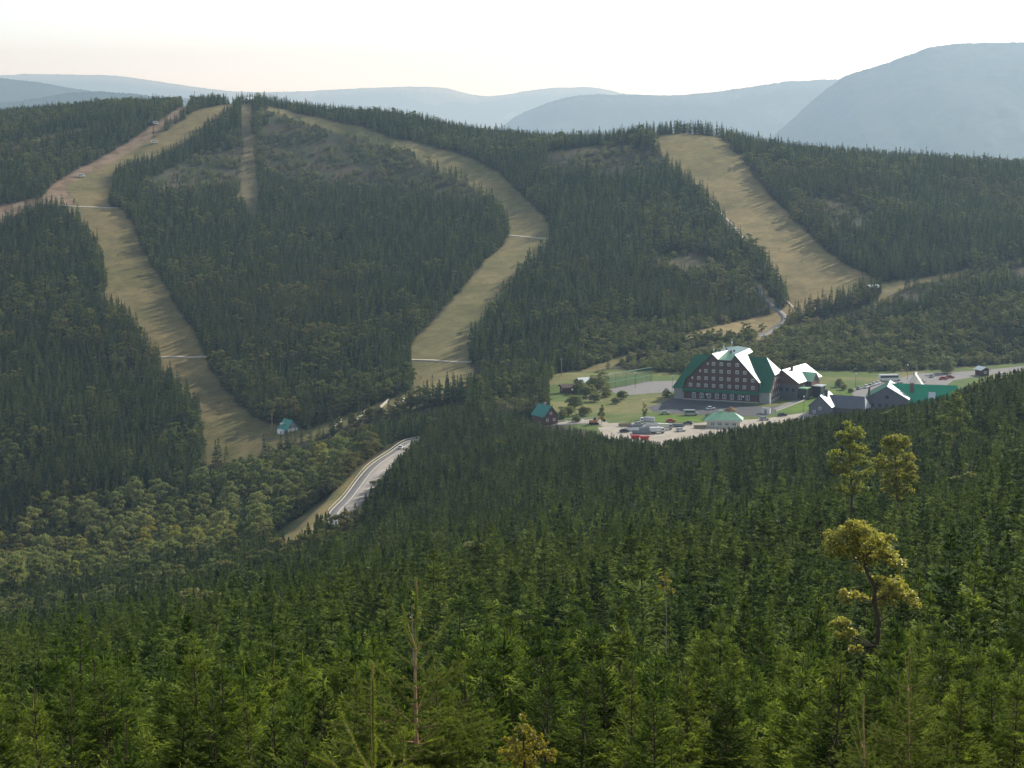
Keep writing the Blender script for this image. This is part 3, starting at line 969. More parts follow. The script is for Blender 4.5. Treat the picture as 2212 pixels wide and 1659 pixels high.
# hidden behind the crest
ang = np.linspace(-0.36, 0.40, 240); yy = np.arange(20, 2100, 6.0)
AX, AY = np.meshgrid(ang, yy)
AZ = height(AX * AY, AY)
SL = (AZ + 3) / AY
RUN = np.maximum.accumulate(SL, 0)
ia = np.clip(np.round((cx / cy - ang[0]) / (ang[1] - ang[0])).astype(int), 0, 239); iy_ = np.clip(((cy - 20) / 6).astype(int), 0, len(yy) - 1)
ok &= ~((cz + 13) / cy < RUN[iy_, ia] - 0.001)
cu, cv_ = project(cx, cy, cz)
sc_ = lk['scrub'] > 0.5
wi_ = lk['willow'] > 0.5
r0 = rngF.random(len(cx))
clump = fbm(cx / 16, cy / 16, 71, 3)
ok &= ~(sc_ & ((r0 > 0.78) | (clump < 0.40)))
gapn = fbm(cx / 40, cy / 40, 77, 3)
ok &= ~((cy > 900) & (gapn < 0.30) & (r0 < 0.6))
cx, cy, cz, cu, cv_, sc_, wi_, clump, sap = [a[ok] for a in (cx, cy, cz, cu, cv_, sc_, wi_, clump, sap)]
lk = {k: v[ok] for k, v in lk.items()}
n_c = len(cx)
r1 = rngF.random(n_c)
stand = fbm(cx / 45, cy / 45, 91, 3)
hw = np.where(cy < 60, 4.6, np.where(cy < 150, 5.4, np.where(cy < 450, 6.6, 8.2)))
hw = hw + (cy > 900) * 2.6
hw = hw * (0.66 + 0.55 * stand + 0.50 * (r1 - 0.5)) * np.where(cy < 900, 1.12, 1.0) * np.where(rngF.random(n_c) < 0.05, 1.25, 1.0)
hw = np.where(sc_, hw * rngF.uniform(0.18, 0.5, n_c) * np.where(rngF.random(n_c) < 0.06, 1.7, 1.0), hw)
hw = np.where((cy > 1600), hw * 0.85, hw)
hw = np.where((cy > 950) & (rngF.random(n_c) < 0.05), hw * 0.55, hw)
capv = np.interp(cy, [10, 18, 30, 60, 90], [1600, 1500, 1420, 1320, 1260]) + rngF.normal(0, 30, n_c) + np.abs(cu - 1106) * 0.0
capz = cy * (ray(1106, 0)[2] * 0 + (-(SP + (capv - 829.5) / F * CP) / (CP - (capv - 829.5) / F * SP)))
hw = np.where(cy < 75, np.minimum(hw, capz - cz), hw)
EDGE = np.array([(560, 1205), (600, 1168), (640, 1150), (680, 1116), (705, 1098), (740, 1086), (770, 1070), (800, 1048), (850, 998), (885, 957), (905, 940), (930, 905), (1000, 872), (1060, 866), (1110, 884), (1150, 905), (1200, 918), (1260, 926), (1320, 938), (1420, 955), (1500, 942), (1560, 926), (1700, 906), (1850, 884), (1900, 884), (1950, 874), (1990, 864), (2050, 850), (2120, 816), (2212, 786), (2400, 730)], float)
edv = np.interp(cu, EDGE[:, 0], EDGE[:, 1]) + rngF.uniform(-6, 10, n_c)
capz2 = cy * (-(SP + (edv - 829.5) / F * CP) / (CP - (edv - 829.5) / F * SP))
fore = (cy < 880) & (cu > 560) & (cy > 330)
ryc = np.interp(cx, ROAD_LOW[:, 0], ROAD_LOW[:, 1])
fore &= (cy < ryc + 2) | (cx > 60)
hw = np.where(fore, np.minimum(hw, capz2 - cz), hw)
rdd, _ = seg_dist(cx, cy, [tuple(q) for q in ROAD_LOW])
hw = np.where(fore & (rdd < 24) & (cu < 930), np.clip(capz2 - cz, 3.0, 13.0), hw)
# the wood in front of the hut and the grass strip stays below them
EDG2 = np.array([(430, 1005), (500, 992), (540, 986), (600, 972), (640, 955), (700, 940), (760, 918), (800, 906), (850, 896), (900, 884), (950, 872), (1000, 862)], float)
ev2 = np.interp(cu, EDG2[:, 0], EDG2[:, 1]) + rngF.uniform(-2, 20, n_c)
capz3 = cy * (-(SP + (ev2 - 829.5) / F * CP) / (CP - (ev2 - 829.5) / F * SP))
vw = (cv_ > np.interp(cu, EDG2[:, 0], EDG2[:, 1]) + 6) & (cy < 1040) & (cy > 640) & (cu > 430) & (cu < 1010) & ~fore
hw = np.where(vw, np.minimum(hw, capz3 - cz), hw)
EDG3 = np.array([(1300, 800), (1360, 778), (1420, 762), (1480, 750), (1540, 740), (1600, 732), (1650, 729), (1700, 713), (1740, 690), (1800, 672), (1880, 650)], float)
e3 = np.interp(cu, EDG3[:, 0], EDG3[:, 1])
ev3 = e3 + rngF.uniform(-3, 14, n_c)
capz4 = cy * (-(SP + (ev3 - 829.5) / F * CP) / (CP - (ev3 - 829.5) / F * SP))
hw = np.where((cv_ > e3 + 5) & (cv_ < e3 + 70) & (cu > 1300) & (cu < 1880) & (cy > 950), np.clip(capz4 - cz, 1.2, hw), hw)
gapf = fbm(cx / 13, cy / 13, 201, 3)
hw = np.where((cy < 500) & (gapf < 0.36), hw * 0.72, hw)
tint = np.clip(sstep(0.52, 0.72, fbm(cx / 70, cy / 70, 95, 4)) * 0.6 + 0.25 * (rngF.random(n_c) - 0.5), 0, 1)
hw = np.where((cy < 420) & (gapf > 0.62) & (rngF.random(n_c) < 0.5), hw * 0.55, hw)
ok2 = hw > 1.4
hw = np.where(sap, rngF.uniform(0.9, 2.4, n_c), hw)
rotz = rngF.uniform(0, 6.28, n_c)
tilt = rngF.normal(0, 0.03, (n_c, 2))
# ---- which mass each tree belongs to
C1 = np.interp(cv_, [200, 225, 300, 400, 450, 600, 770, 900, 1000], [520, 495, 370, 190, 215, 290, 390, 500, 510])
C2 = np.interp(cv_, [200, 232, 290, 340, 400, 500, 560, 680, 780, 850, 950], [590, 600, 790, 960, 1080, 1150, 1120, 1010, 950, 930, 650])
C3 = np.interp(cv_, [285, 480, 640, 690, 740, 800], [1480, 1640, 1790, 1690, 1450, 1290])
valley_l = (cy > 540) & (cy < 985) & ((lk['willow'] > 0.3) | (cu < 700)) & (cu < 1000) & (cx < -20 - 0.0 * cy)
hill = (cy >= 880) & ~((cy < 985) & (cu < 760) & (cv_ > 960))
reg = np.full(n_c, 0)                       # 0 = the slope below the viewpoint
reg[(cy > 560) & (cu < 900) & ~hill & (np.array([1.0]) > 0)] = 5
# trees on the camera's side of the lower road stay with the slope
rd, _ = seg_dist(cx, cy, [tuple(p) for p in ROAD_LOW])
ry = np.interp(cx, ROAD_LOW[:, 0], ROAD_LOW[:, 1])
reg[(reg == 5) & (cy < ry - 4) & (cx > ROAD_LOW[0, 0])] = 0
reg[hill & (cu < C1)] = 1
reg[hill & (cu >= C1) & (cu < C2)] = 2
reg[hill & (cu >= C2) & (cu < C3)] = 3
reg[hill & (cu >= C3)] = 4
reg[hill & (cy < 1180) & (cv_ > 700) & (cu > 1250)] = 6
reg[(lk['willow'] > 0.5) & (cu > 1600) & (cy > 900)] = 6

# ---- the 300 largest spruces are single trees, nearest first
spr_fg = np.where((reg == 0) & (cy < 160))[0]
inview = (cu[spr_fg] > -60) & (cu[spr_fg] < 2270)
order = spr_fg[np.argsort(cy[spr_fg])]
# places kept free for the particular trees at the front
KEEP = []


def keep_free(x, y, r):
    KEEP.append((x, y, r))


HERO = {}


def hero_spot(key, u, v_tip, D, H, r=1.0):
    p = at(u, v_tip, D)
    z = height1(p[0], D)
    HERO[key] = (p[0], D, z, p[2] - z)
    keep_free(p[0], D, r)


hero_spot('leader', 899, 1252, 19.0, 5, 2.3)
hero_spot('fuzzy', 806, 1432, 9.0, 3, 1.3)
hero_spot('gold', 1850, 1125, 72.0, 8, 2.4)
hero_spot('beech_l', 1836, 908, 250.0, 9, 3.2)
hero_spot('beech_r', 1935, 932, 245.0, 8, 3.0)
hero_spot('beech_far', 2060, 838, 330.0, 10, 3.0)
hero_spot('birch_low', 1130, 1535, 26.0, 2, 1.3)
hero_spot('snag', 1438, 1232, 100.0, 5, 0.8)
hero_spot('snag2', 890, 1240 + 80, 90.0, 5, 0.8)
hero_spot('leader_r', 1966, 1396, 24.0, 3, 1.5)
hero_spot('leader_m', 1866, 1500, 21.0, 3, 1.3)
free = np.ones(n_c, bool)
for (kx, ky, kr) in KEEP:
    free &= np.hypot(cx - kx, cy - ky) > kr
    # keep the sight line to it fairly open: no tall tree straight in front
    t = (cy > ky * 0.55) & (cy < ky) & (np.abs(cx - kx * cy / ky) < 0.012 * ky)
    hw[t] = np.minimum(hw[t], hw[t] * 0.8)
free &= ~((cy < 12.0)) & ok2
order = np.array([i for i in order if free[i]])
vis = order[(cu[order] > -90) & (cu[order] < 2300)]
single = vis[:300]
is_single = np.zeros(n_c, bool); is_single[single] = True
y_single = cy[single].max()

DIST_W = ['in the nearest rows', 'a few rows back', 'in the middle rows', 'in the farther rows']
COL_W = ['at the far left', 'left of the tall bare leader', 'around the tall bare leader', 'in the centre right', 'below the golden tree', 'at the far right']
qd = np.quantile(cy[single], [0.25, 0.5, 0.75])
for i in single:
    D = cy[i]
    if D < 36:
        k = int(rngF.integers(len(SP0))); cr, tr = SP0[k]; H0 = SP0H[k]
    else:
        k = int(rngF.integers(len(SP1))); cr, tr = SP1[k]; H0 = SP1H[k]
    s = hw[i] / H0
    a = int(np.searchsorted(qd, D)); b = int(np.searchsorted([330, 760, 1060, 1600, 2010], cu[i]))
    size = 'tall' if hw[i] > 5.6 else 'small' if hw[i] < 4.2 else 'mid sized'
    t = thing('spruce_tree', f'{size} young spruce {DIST_W[a]}, {COL_W[b]}', 'spruce tree', (cx[i], cy[i], cz[i] - 0.15), rotz[i], 'young spruces on the near slope', (s * 1.25, s * 1.25, s))
    t.rotation_euler = (tilt[i, 0], tilt[i, 1], rotz[i])
    link('crown', cr, t); link('trunk', tr, t)

# ---- the masses
LAB = {0: ('spruce_forest', 'dense dark spruce forest covering the slope below the viewpoint'),
       1: ('spruce_forest', 'spruce wood left of the left ski run'),
       2: ('spruce_forest', 'large spruce wood between the left and the middle ski run'),
       3: ('spruce_forest', 'spruce wood between the middle and the wide right ski run'),
       4: ('spruce_forest', 'spruce wood right of the wide ski run, up to the right edge'),
       5: ('mixed_woods', 'mixed spruce and broadleaf wood filling the little valley by the lower road'),
       6: ('mixed_woods', 'willow scrub and low spruces behind the hotel')}
bl_single = []
for rg, (nm, lab) in LAB.items():
    m = (reg == rg) & ~is_single & free
    ii = np.where(m)[0]
    if rg == 5:
        pick = ii[(lk['willow'][ii] > 0.5) & (rngF.random(len(ii)) < 0.45) & (clump[ii] > 0.34)]
        # broad crowns need room: thin them out
        chosen = []
        for j in rngF.permutation(pick):
            if all((cx[j] - cx[q]) ** 2 + (cy[j] - cy[q]) ** 2 > 7.2 ** 2 for q in chosen):
                chosen.append(j)
        bl_single = chosen[:180]
        near_bl = np.zeros(n_c, bool)
        for q in bl_single:
            near_bl |= np.hypot(cx - cx[q], cy - cy[q]) < 4.2
        ii = ii[~near_bl[ii]]
    P = np.c_[cx[ii], cy[ii], cz[ii] - 0.2]
    sp3 = cy[ii] > 240 + 330 * rngF.random(len(ii))
    idx = np.where(sp3, 6, 0) + rngF.integers(0, 6, len(ii))
    H0 = np.array([c[0] for c in _c2] + [c[0] for c in _c3] + [8.5, 7.0, 9.5, 3.6, 2.8, 4.6])
    rr_ = rngF.random(len(ii))
    wl = lk['willow'][ii] > 0.5
    pb = np.where(rg == 6, 0.36, np.where(rg == 0, 0.004, np.where(wl, 0.30, 0.03 + 0.40 * sstep(0.53, 0.66, fbm(cx[ii] / 50, cy[ii] / 50, 133, 3)))))
    pb = np.where(sc_[ii], 0.12, np.where(sap[ii], 0, pb))
    isb = (rr_ < pb) & (cy[ii] > 250)
    idx = np.where(isb, 12 + rngF.integers(0, 3, len(ii)), idx)
    isw = (rr_ > 1 - np.where(rg == 6, 0.50, np.where(wl, 0.25, np.where(sc_[ii], 0.3, 0.0)))) & ~isb & (cy[ii] > 250)
    idx = np.where(isw, 15 + rngF.integers(0, 3, len(ii)), idx)
    s = hw[ii] / H0[idx]
    s = np.where(isw, rngF.uniform(0.6, 1.25, len(ii)) * np.where(rg == 6, 1.5, 1.0), np.where(isb, np.clip(s, 0.55, 1.15) * rngF.uniform(0.7, 1.1, len(ii)), s))
    if rg == 6:
        s = s * 0.72
    wid = s * rngF.uniform(0.92, 1.2, len(ii)) * np.where(cy[ii] < 450, 1.5, np.where(cy[ii] < 880, 1.3, 1.08))
    S3 = np.c_[wid, wid, s]
    rot = np.c_[tilt[ii], rotz[ii]]
    tn = tint[ii] * (0.45 if rg == 0 else 0.9)
    forest(nm, lab, P, SP2 + SP3 + BL3 + WB3, idx, rot, S3, tn)

# ---- single broadleaf trees of the valley
_cb = [(11.0, 4.0), (9.5, 3.8), (12.5, 4.2), (8.5, 3.3), (10.5, 3.2)]
BL1 = []
for i, (h, r) in enumerate(_cb):
    (cv1, cf1, tip1), (tv1, tf1) = broadleaf(600 + i, h, r, 1.6, 3400, 0.42, 12, squash=0.85)
    BL1.append((mesh_np('crown', cv1, cf1, [M_LEAF], attrs={'tip': ('POINT', 'FLOAT', tip1)}), mesh_np('trunk', tv1, tf1, [M_BARK])))
BL1A = []
for cr_, _t in BL1:
    c2_ = cr_.copy(); c2_.materials.clear(); c2_.materials.append(M_AUTUMN); BL1A.append(c2_)
BROAD_W = ['rounded pale green broadleaf tree', 'olive uneven broadleaf tree', 'tall yellowish broadleaf tree']
for j, i in enumerate(bl_single):
    k = int(rngF.integers(len(BL1)))
    s = min(float(rngF.uniform(0.75, 1.65)), max(0.4, (capz3[i] - cz[i]) / _cb[k][0]) if vw[i] else 9.0)
    where = 'by the curving road' if cu[i] > 560 else 'left of the road' if cu[i] > 280 else 'at the left edge'
    depth = 'front' if cv_[i] > 1250 else 'middle' if cv_[i] > 1120 else 'back'
    t = thing('broadleaf_tree', f'{"autumn tinged broadleaf tree" if j % 7 == 1 else BROAD_W[k % 3]} at the {depth} of the valley wood, {where}', 'broadleaf tree', (cx[i], cy[i], cz[i] - 0.2), rotz[i], 'broadleaf trees in the valley', (s, s, s))
    link('crown', BL1A[k] if j % 7 == 1 else BL1[k][0], t); link('trunk', BL1[k][1], t)
print('trees', n_c, 'single', len(single), 'to', y_single, 'broad', len(bl_single))


# ------------------------------------------------------------------ building materials
M_ROOF = paint('green_sheet_roof', (0.014, 0.125, 0.062), 0.55, var=0.14, scale=0.35, spec=0.25)
M_ROOF_G = paint('glossy_green_sheet', (0.018, 0.115, 0.072), 0.40, var=0.12, scale=0.35)  # glossier copy of the green sheet, kept for planes with sun glare
M_ROOF_G.node_tree.nodes['Principled BSDF'].inputs['IOR'].default_value = 2.9
M_ROOF_L = paint('sunlit_green_sheet', (0.02, 0.34, 0.17), 0.5, var=0.1, scale=0.4, spec=0.3)  # brighter green with the sunlight put into the colour
M_ROOF_P = paint('pale_green_sheet', (0.33, 0.58, 0.36), 0.5, var=0.1, scale=0.5)
M_TEAL = paint('teal_sheet', (0.03, 0.24, 0.19), 0.55, var=0.12, scale=0.6)
M_METAL = paint('bare_and_glare_sheet', (0.62, 0.66, 0.64), 0.38, 0.0, var=0.06, scale=0.5)  # pale sheet metal, also stands in for sun glare on larger roofs
M_METAL.node_tree.nodes['Principled BSDF'].inputs['IOR'].default_value = 2.6
M_WOOD = paint('dark_brown_boards', (0.085, 0.042, 0.034), 0.8, var=0.25, scale=1.5)
M_WOOD_R = paint('red_brown_boards', (0.14, 0.07, 0.055), 0.8, var=0.25, scale=1.5)
M_GREYW = paint('grey_render', (0.30, 0.30, 0.29), 0.85, var=0.1, scale=0.8)
M_SLATE = paint('shaded_grey_boards', (0.13, 0.13, 0.16), 0.7, var=0.15, scale=0.8)  # bluish tone of walls and slopes in shade, put into the colour
M_STONE = paint('plinth_stone', (0.36, 0.34, 0.31), 0.9, var=0.2, scale=1.2)
M_WHITE = paint('white_paint', (0.80, 0.80, 0.77), 0.5, var=0.05, scale=1.0)
M_GLASS = paint('window_glass', (0.10, 0.12, 0.14), 0.12, var=0.3, scale=0.4, spec=0.9)
M_DGLASS = paint('dark_glazing', (0.02, 0.035, 0.045), 0.15, var=0.3, scale=0.5, spec=0.8)
M_DARK = paint('dark_steel', (0.035, 0.04, 0.04), 0.5, var=0.2, scale=2)
M_RUBBER = paint('rubber', (0.015, 0.015, 0.016), 0.85, var=0.2, scale=3)
M_ORANGE = paint('orange_paint', (0.55, 0.20, 0.06), 0.45, var=0.15, scale=1.5)
M_RED = paint('red_paint', (0.50, 0.035, 0.03), 0.5, var=0.15, scale=1.5)
M_SILVER = paint('silver_paint', (0.42, 0.44, 0.46), 0.35, 0.3, var=0.06, scale=1)
M_CREAM = paint('cream_paint', (0.70, 0.67, 0.55), 0.6, var=0.08, scale=0.8)
M_BROWN_TH = paint('weathered_thatch', (0.22, 0.13, 0.06), 0.95, var=0.35, scale=2.5)
M_NET = paint('green_net', (0.06, 0.20, 0.15), 0.6, var=0.15, scale=2)
M_TIMBER = paint('sawn_timber', (0.36, 0.27, 0.17), 0.8, var=0.25, scale=1.4)
M_PIPE = paint('grey_steel_tubes', (0.30, 0.32, 0.33), 0.45, 0.4, var=0.15, scale=1.2)
M_SKIN = paint('skin', (0.45, 0.27, 0.19), 0.6, var=0.05)
M_CLOTH = paint('dark_cloth', (0.03, 0.035, 0.06), 0.9, var=0.2)
M_ASPHALT = paint('asphalt', (0.075, 0.075, 0.078), 0.85, var=0.2, scale=0.35, bump=0.2)
M_ROADTOP = paint('worn_road', (0.37, 0.325, 0.27), 0.75, var=0.12, scale=0.3, bump=0.1)
M_GRAVEL = paint('pale_gravel', (0.44, 0.385, 0.30), 0.95, var=0.2, scale=0.25, bump=0.4, bscale=2.0)
M_LINE = paint('white_road_line', (0.75, 0.73, 0.66), 0.7, var=0.1, scale=0.6)
M_PAVE = paint('pavement_slabs', (0.24, 0.225, 0.205), 0.9, var=0.12, scale=0.5)
M_LAWN = paint('mown_lawn', (0.135, 0.215, 0.035), 0.95, var=0.25, scale=0.15, spec=0.1, bump=0.5, bscale=1.5)


class MB:
    """collects faces of one part, then makes one mesh of them"""

    def __init__(self):
        self.v, self.f = [], []

    def poly(self, *p):
        n = len(self.v)
        self.v += [tuple(map(float, q)) for q in p]
        self.f.append(list(range(n, n + len(p))))
        return self

    def box(self, x0, y0, z0, x1, y1, z1):
        n = len(self.v)
        self.v += [(x, y, z) for z in (z0, z1) for x, y in ((x0, y0), (x1, y0), (x1, y1), (x0, y1))]
        self.f += [[n + a for a in q] for q in ((0, 3, 2, 1), (4, 5, 6, 7), (0, 1, 5, 4), (1, 2, 6, 5), (2, 3, 7, 6), (3, 0, 4, 7))]
        return self

    def prism(self, outline, axis, lo, hi):
        """outline in the plane across axis ('x': (y,z), 'y': (x,z), 'z': (x,y)) drawn from lo to hi"""
        def pt(a, b, t):
            return {'x': (t, a, b), 'y': (a, t, b), 'z': (a, b, t)}[axis]
        n, k = len(self.v), len(outline)
        self.v += [pt(a, b, lo) for a, b in outline] + [pt(a, b, hi) for a, b in outline]
        self.f += [[n + i for i in range(k)][::-1], [n + k + i for i in range(k)]]
        self.f += [[n + i, n + (i + 1) % k, n + k + (i + 1) % k, n + k + i] for i in range(k)]
        return self

    def slab(self, pts, t=0.2):
        """a roof plate: a flat polygon with thickness t straight down"""
        n, k = len(self.v), len(pts)
        self.v += [tuple(map(float, p)) for p in pts] + [(p[0], p[1], p[2] - t) for p in pts]
        self.f += [[n + i for i in range(k)], [n + k + i for i in range(k)][::-1]]
        self.f += [[n + i, n + k + i, n + k + (i + 1) % k, n + (i + 1) % k] for i in range(k)]
        return self

    def tube(self, p, q, r0, r1=None, n=8):
        p, q = Vector(p), Vector(q)
        r1 = r0 if r1 is None else r1
        d = (q - p).normalized()
        a = d.orthogonal().normalized(); b = d.cross(a)
        m = len(self.v)
        for c, r in ((p, r0), (q, r1)):
            self.v += [tuple(c + (a * math.cos(6.2832 * i / n) + b * math.sin(6.2832 * i / n)) * r) for i in range(n)]
        self.f += [[m + i, m + (i + 1) % n, m + n + (i + 1) % n, m + n + i] for i in range(n)]
        self.f += [[m + i for i in range(n)][::-1], [m + n + i for i in range(n)]]
        return self

    def ball(self, c, r, sz=1.0, nu=10, nv=7):
        m = len(self.v)
        for j in range(nv + 1):
            th = math.pi * j / nv
            self.v += [(c[0] + r * math.sin(th) * math.cos(6.2832 * i / nu), c[1] + r * math.sin(th) * math.sin(6.2832 * i / nu), c[2] + r * sz * math.cos(th)) for i in range(nu)]
        self.f += [[m + j * nu + i, m + (j + 1) * nu + i, m + (j + 1) * nu + (i + 1) % nu, m + j * nu + (i + 1) % nu] for j in range(nv) for i in range(nu)]
        return self

    def mesh(self, name, mat, bevel=0.0):
        me = bpy.data.meshes.new(name)
        me.from_pydata(self.v, [], self.f)
        me.materials.append(mat)
        me.validate()
        me.update()
        return me

    def build(self, name, mat, parent=None, bevel=0.0, loc=None, rot=None):
        o = link(name, self.mesh(name, mat), parent, loc, rot)
        if bevel:
            b = o.modifiers.new('edge', 'BEVEL'); b.width = bevel; b.segments = 2; b.limit_method = 'ANGLE'
        return o


def copy_thing(src, loc, rz, label, scale=None):
    r = src.copy(); COL.objects.link(r)
    r.location = loc; r.rotation_euler = (0, 0, rz)
    if scale:
        r.scale = scale
    r['label'] = label
    for ch in list(src.children):
        c = ch.copy(); COL.objects.link(c); c.parent = r
        for g2 in list(ch.children):
            d = g2.copy(); COL.objects.link(d); d.parent = c
    return r


def pxy(u, v):
    x, y = plane_pt(u, v)
    return (x, y, ZP)


# window and door kits (shared meshes)
_wm = {}


def window(parent, x, y, z, w, h, facing='-y', frame=None, pane=None):
    """a framed window standing 4 cm proud of its wall; its pane is a sub-part"""
    frame = frame or M_WHITE; pane = pane or M_GLASS
    key = (w, h, frame.name, pane.name)
    if key not in _wm:
        m = MB(); t = 0.13
        m.box(-w / 2, -0.05, -h / 2, -w / 2 + t, 0.05, h / 2).box(w / 2 - t, -0.05, -h / 2, w / 2, 0.05, h / 2)
        m.box(-w / 2 + t, -0.05, h / 2 - t, w / 2 - t, 0.05, h / 2).box(-w / 2 + t, -0.05, -h / 2, w / 2 - t, 0.05, -h / 2 + t)
        m.box(-0.05, -0.045, -h / 2 + t, 0.05, 0.045, h / 2 - t)
        m.box(-w / 2 + t, -0.04, h * 0.16, -0.05, 0.04, h * 0.16 + 0.08).box(0.05, -0.04, h * 0.16, w / 2 - t, 0.04, h * 0.16 + 0.08)
        g_ = MB().box(-w / 2 + t * 0.9, -0.02, -h / 2 + t * 0.9, w / 2 - t * 0.9, 0.02, h / 2 - t * 0.9)
        _wm[key] = (m.mesh('window', frame), g_.mesh('pane', pane))
    rz = {'-y': 0, '+x': math.pi / 2, '-x': -math.pi / 2, '+y': math.pi}[facing]
    f = link('window', _wm[key][0], parent, (x, y, z), (0, 0, rz))
    link('pane', _wm[key][1], f)
    return f


# ------------------------------------------------------------------ the hotel
HP = R_(-21)
hx_, hy_ = plane_pt(1478, 862)
hotel = thing('hotel', 'large dark timber hotel with steep green roofs and rows of small windows', 'hotel', (hx_, hy_, ZP), HP)
W, LB, ER, RR, RB = 35.0, 27.0, 6.0, 19.2, 13.5      # facade width, depth, eave, ridge height, ridge position
sl_ = (RR - ER) / RB
front = [(0, 0.6), (W, 0.6), (W, 9.6), (24.0, 21.3), (22.2, 19.0), (16.3, 19.0), (13.2, 21.3), (1.4, 9.6), (0, 4.0)]
MB().prism(front, 'y', -0.9, 0.6).build('facade', M_WOOD, hotel)
MB().box(-0.15, -1.15, -2, W + 0.15, 0.5, 0.6).build('plinth', M_STONE, hotel)
MB().box(-5.0, 0.0, -2, 0 - 0.01, 1.0, ER).box(W + 0.01, 0.0, -2, W + 5.2, 1.0, ER).box(-5.0, 1.0, -2, -4.0, LB, ER).build('side_wall', M_GREYW, hotel)
ge = W + 5.2
MB().prism([(0.05, -2), (LB, -2), (LB, ER), (LB - 6.4, ER + 6.4 * sl_), (6.4, ER + 6.4 * sl_), (0.05, ER)], 'x', ge - 0.5, ge).build('gable_wall', M_WOOD_R, hotel)
MB().box(ge - 0.2, -0.1, -2, ge + 0.25, LB, 1.5).build('gable_plinth', M_STONE, hotel)
MB().box(ge - 0.25, -0.25, -2, ge + 0.3, 0.4, ER - .1).build('corner_pier', M_WHITE, hotel)
# cross roof (left to right)
hb_, hh_ = 6.4, ER + 6.4 * sl_
MB().slab([(-5.6, -0.7, ER - 0.7 * sl_), (ge + 0.5, -0.7, ER - 0.7 * sl_), (ge + 0.5, hb_, hh_), (ge - 5.2, RB, RR), (1.4, RB, RR)], 0.25).build('roof', M_ROOF, hotel)
MB().slab([(ge + 0.5, LB + 0.7, ER - 0.7 * sl_), (-5.6, LB + 0.7, ER - 0.7 * sl_), (1.4, RB, RR), (ge - 5.2, RB, RR), (ge + 0.5, LB - hb_, hh_)], 0.25).build('rear_roof', M_ROOF, hotel)
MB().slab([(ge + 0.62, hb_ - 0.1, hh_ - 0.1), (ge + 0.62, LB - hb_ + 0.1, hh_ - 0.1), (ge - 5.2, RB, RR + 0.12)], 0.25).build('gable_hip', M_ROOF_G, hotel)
MB().slab([(-5.6, LB + 0.7, ER - 0.7 * sl_), (-5.6, -0.7, ER - 0.7 * sl_), (1.4, RB, RR + 0.05)], 0.25).build('left_hip', M_ROOF, hotel)
# front gable roof
yb = 25.0
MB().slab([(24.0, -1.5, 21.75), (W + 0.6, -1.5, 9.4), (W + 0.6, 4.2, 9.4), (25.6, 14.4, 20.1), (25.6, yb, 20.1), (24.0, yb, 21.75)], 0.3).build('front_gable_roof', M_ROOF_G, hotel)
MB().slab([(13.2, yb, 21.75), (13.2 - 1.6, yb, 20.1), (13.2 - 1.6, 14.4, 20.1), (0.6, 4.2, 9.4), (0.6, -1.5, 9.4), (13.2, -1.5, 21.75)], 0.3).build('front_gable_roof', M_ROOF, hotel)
MB().slab([(0.6, -1.4, 9.35), (0.6, 3.4, 9.35), (-0.5, 3.4, 3.7), (-0.5, -1.4, 3.7)], 0.25).build('lower_roof_edge', M_ROOF, hotel)
MB().slab([(W + 0.6, 3.4, 9.35), (W + 0.6, -1.4, 9.35), (W + 0.9, -1.4, 7.6), (W + 0.9, 3.4, 7.6)], 0.25).build('lower_roof_edge', M_ROOF, hotel)
E_ = (18.2, 9.2, 22.5)
MB().slab([(13.2, -1.5, 21.8), (16.2, -1.7, 19.2), E_], 0.2).build('half_hip', M_ROOF_G, hotel)
MB().slab([(16.2, -1.7, 19.2), (22.3, -1.7, 19.2), E_], 0.2).build('half_hip', M_ROOF_P, hotel)  # paler green puts the light on these front facets into their colour
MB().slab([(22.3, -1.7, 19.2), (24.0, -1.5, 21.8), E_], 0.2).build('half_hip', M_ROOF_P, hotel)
MB().slab([(13.2, -1.5, 21.82), E_, (18.2, yb, 22.5), (13.2, yb, 21.82)], 0.2).slab([E_, (24.0, -1.5, 21.82), (24.0, yb, 21.82), (18.2, yb, 22.5)], 0.2).build('ridge_roof', M_ROOF_G, hotel)
for ca, cb in ((15.2, 5.0), (16.8, 11.0), (20.8, 4.0), (21.4, 7.0)):
    MB().box(ca - 0.35, cb - 0.35, 20.2, ca + 0.35, cb + 0.35, 23.0).build('chimney', M_DARK, hotel)
for ca, cb, hh in ((13.6, 0.5, 25.0), (16.5, 7.0, 25.6), (18.4, 14.0, 27.0)):
    m = MB().tube((ca, cb, 21.5), (ca, cb, hh), 0.07)
    for k in range(3):
        m.tube((ca - 0.6, cb, hh - 0.5 * k), (ca + 0.6, cb, hh - 0.5 * k), 0.05)
    m.ball((ca, cb - 0.1, hh - 1.7), 0.42)
    m.build('antenna', M_WHITE, hotel)
MB().slab([(-0.3, -2.0, 4.15), (W + 0.3, -2.0, 4.15), (W + 0.3, -0.88, 5.3), (-0.3, -0.88, 5.3)], 0.15).build('canopy', M_ROOF, hotel)


def za(x):
    return (x - 265) / 1365 * W


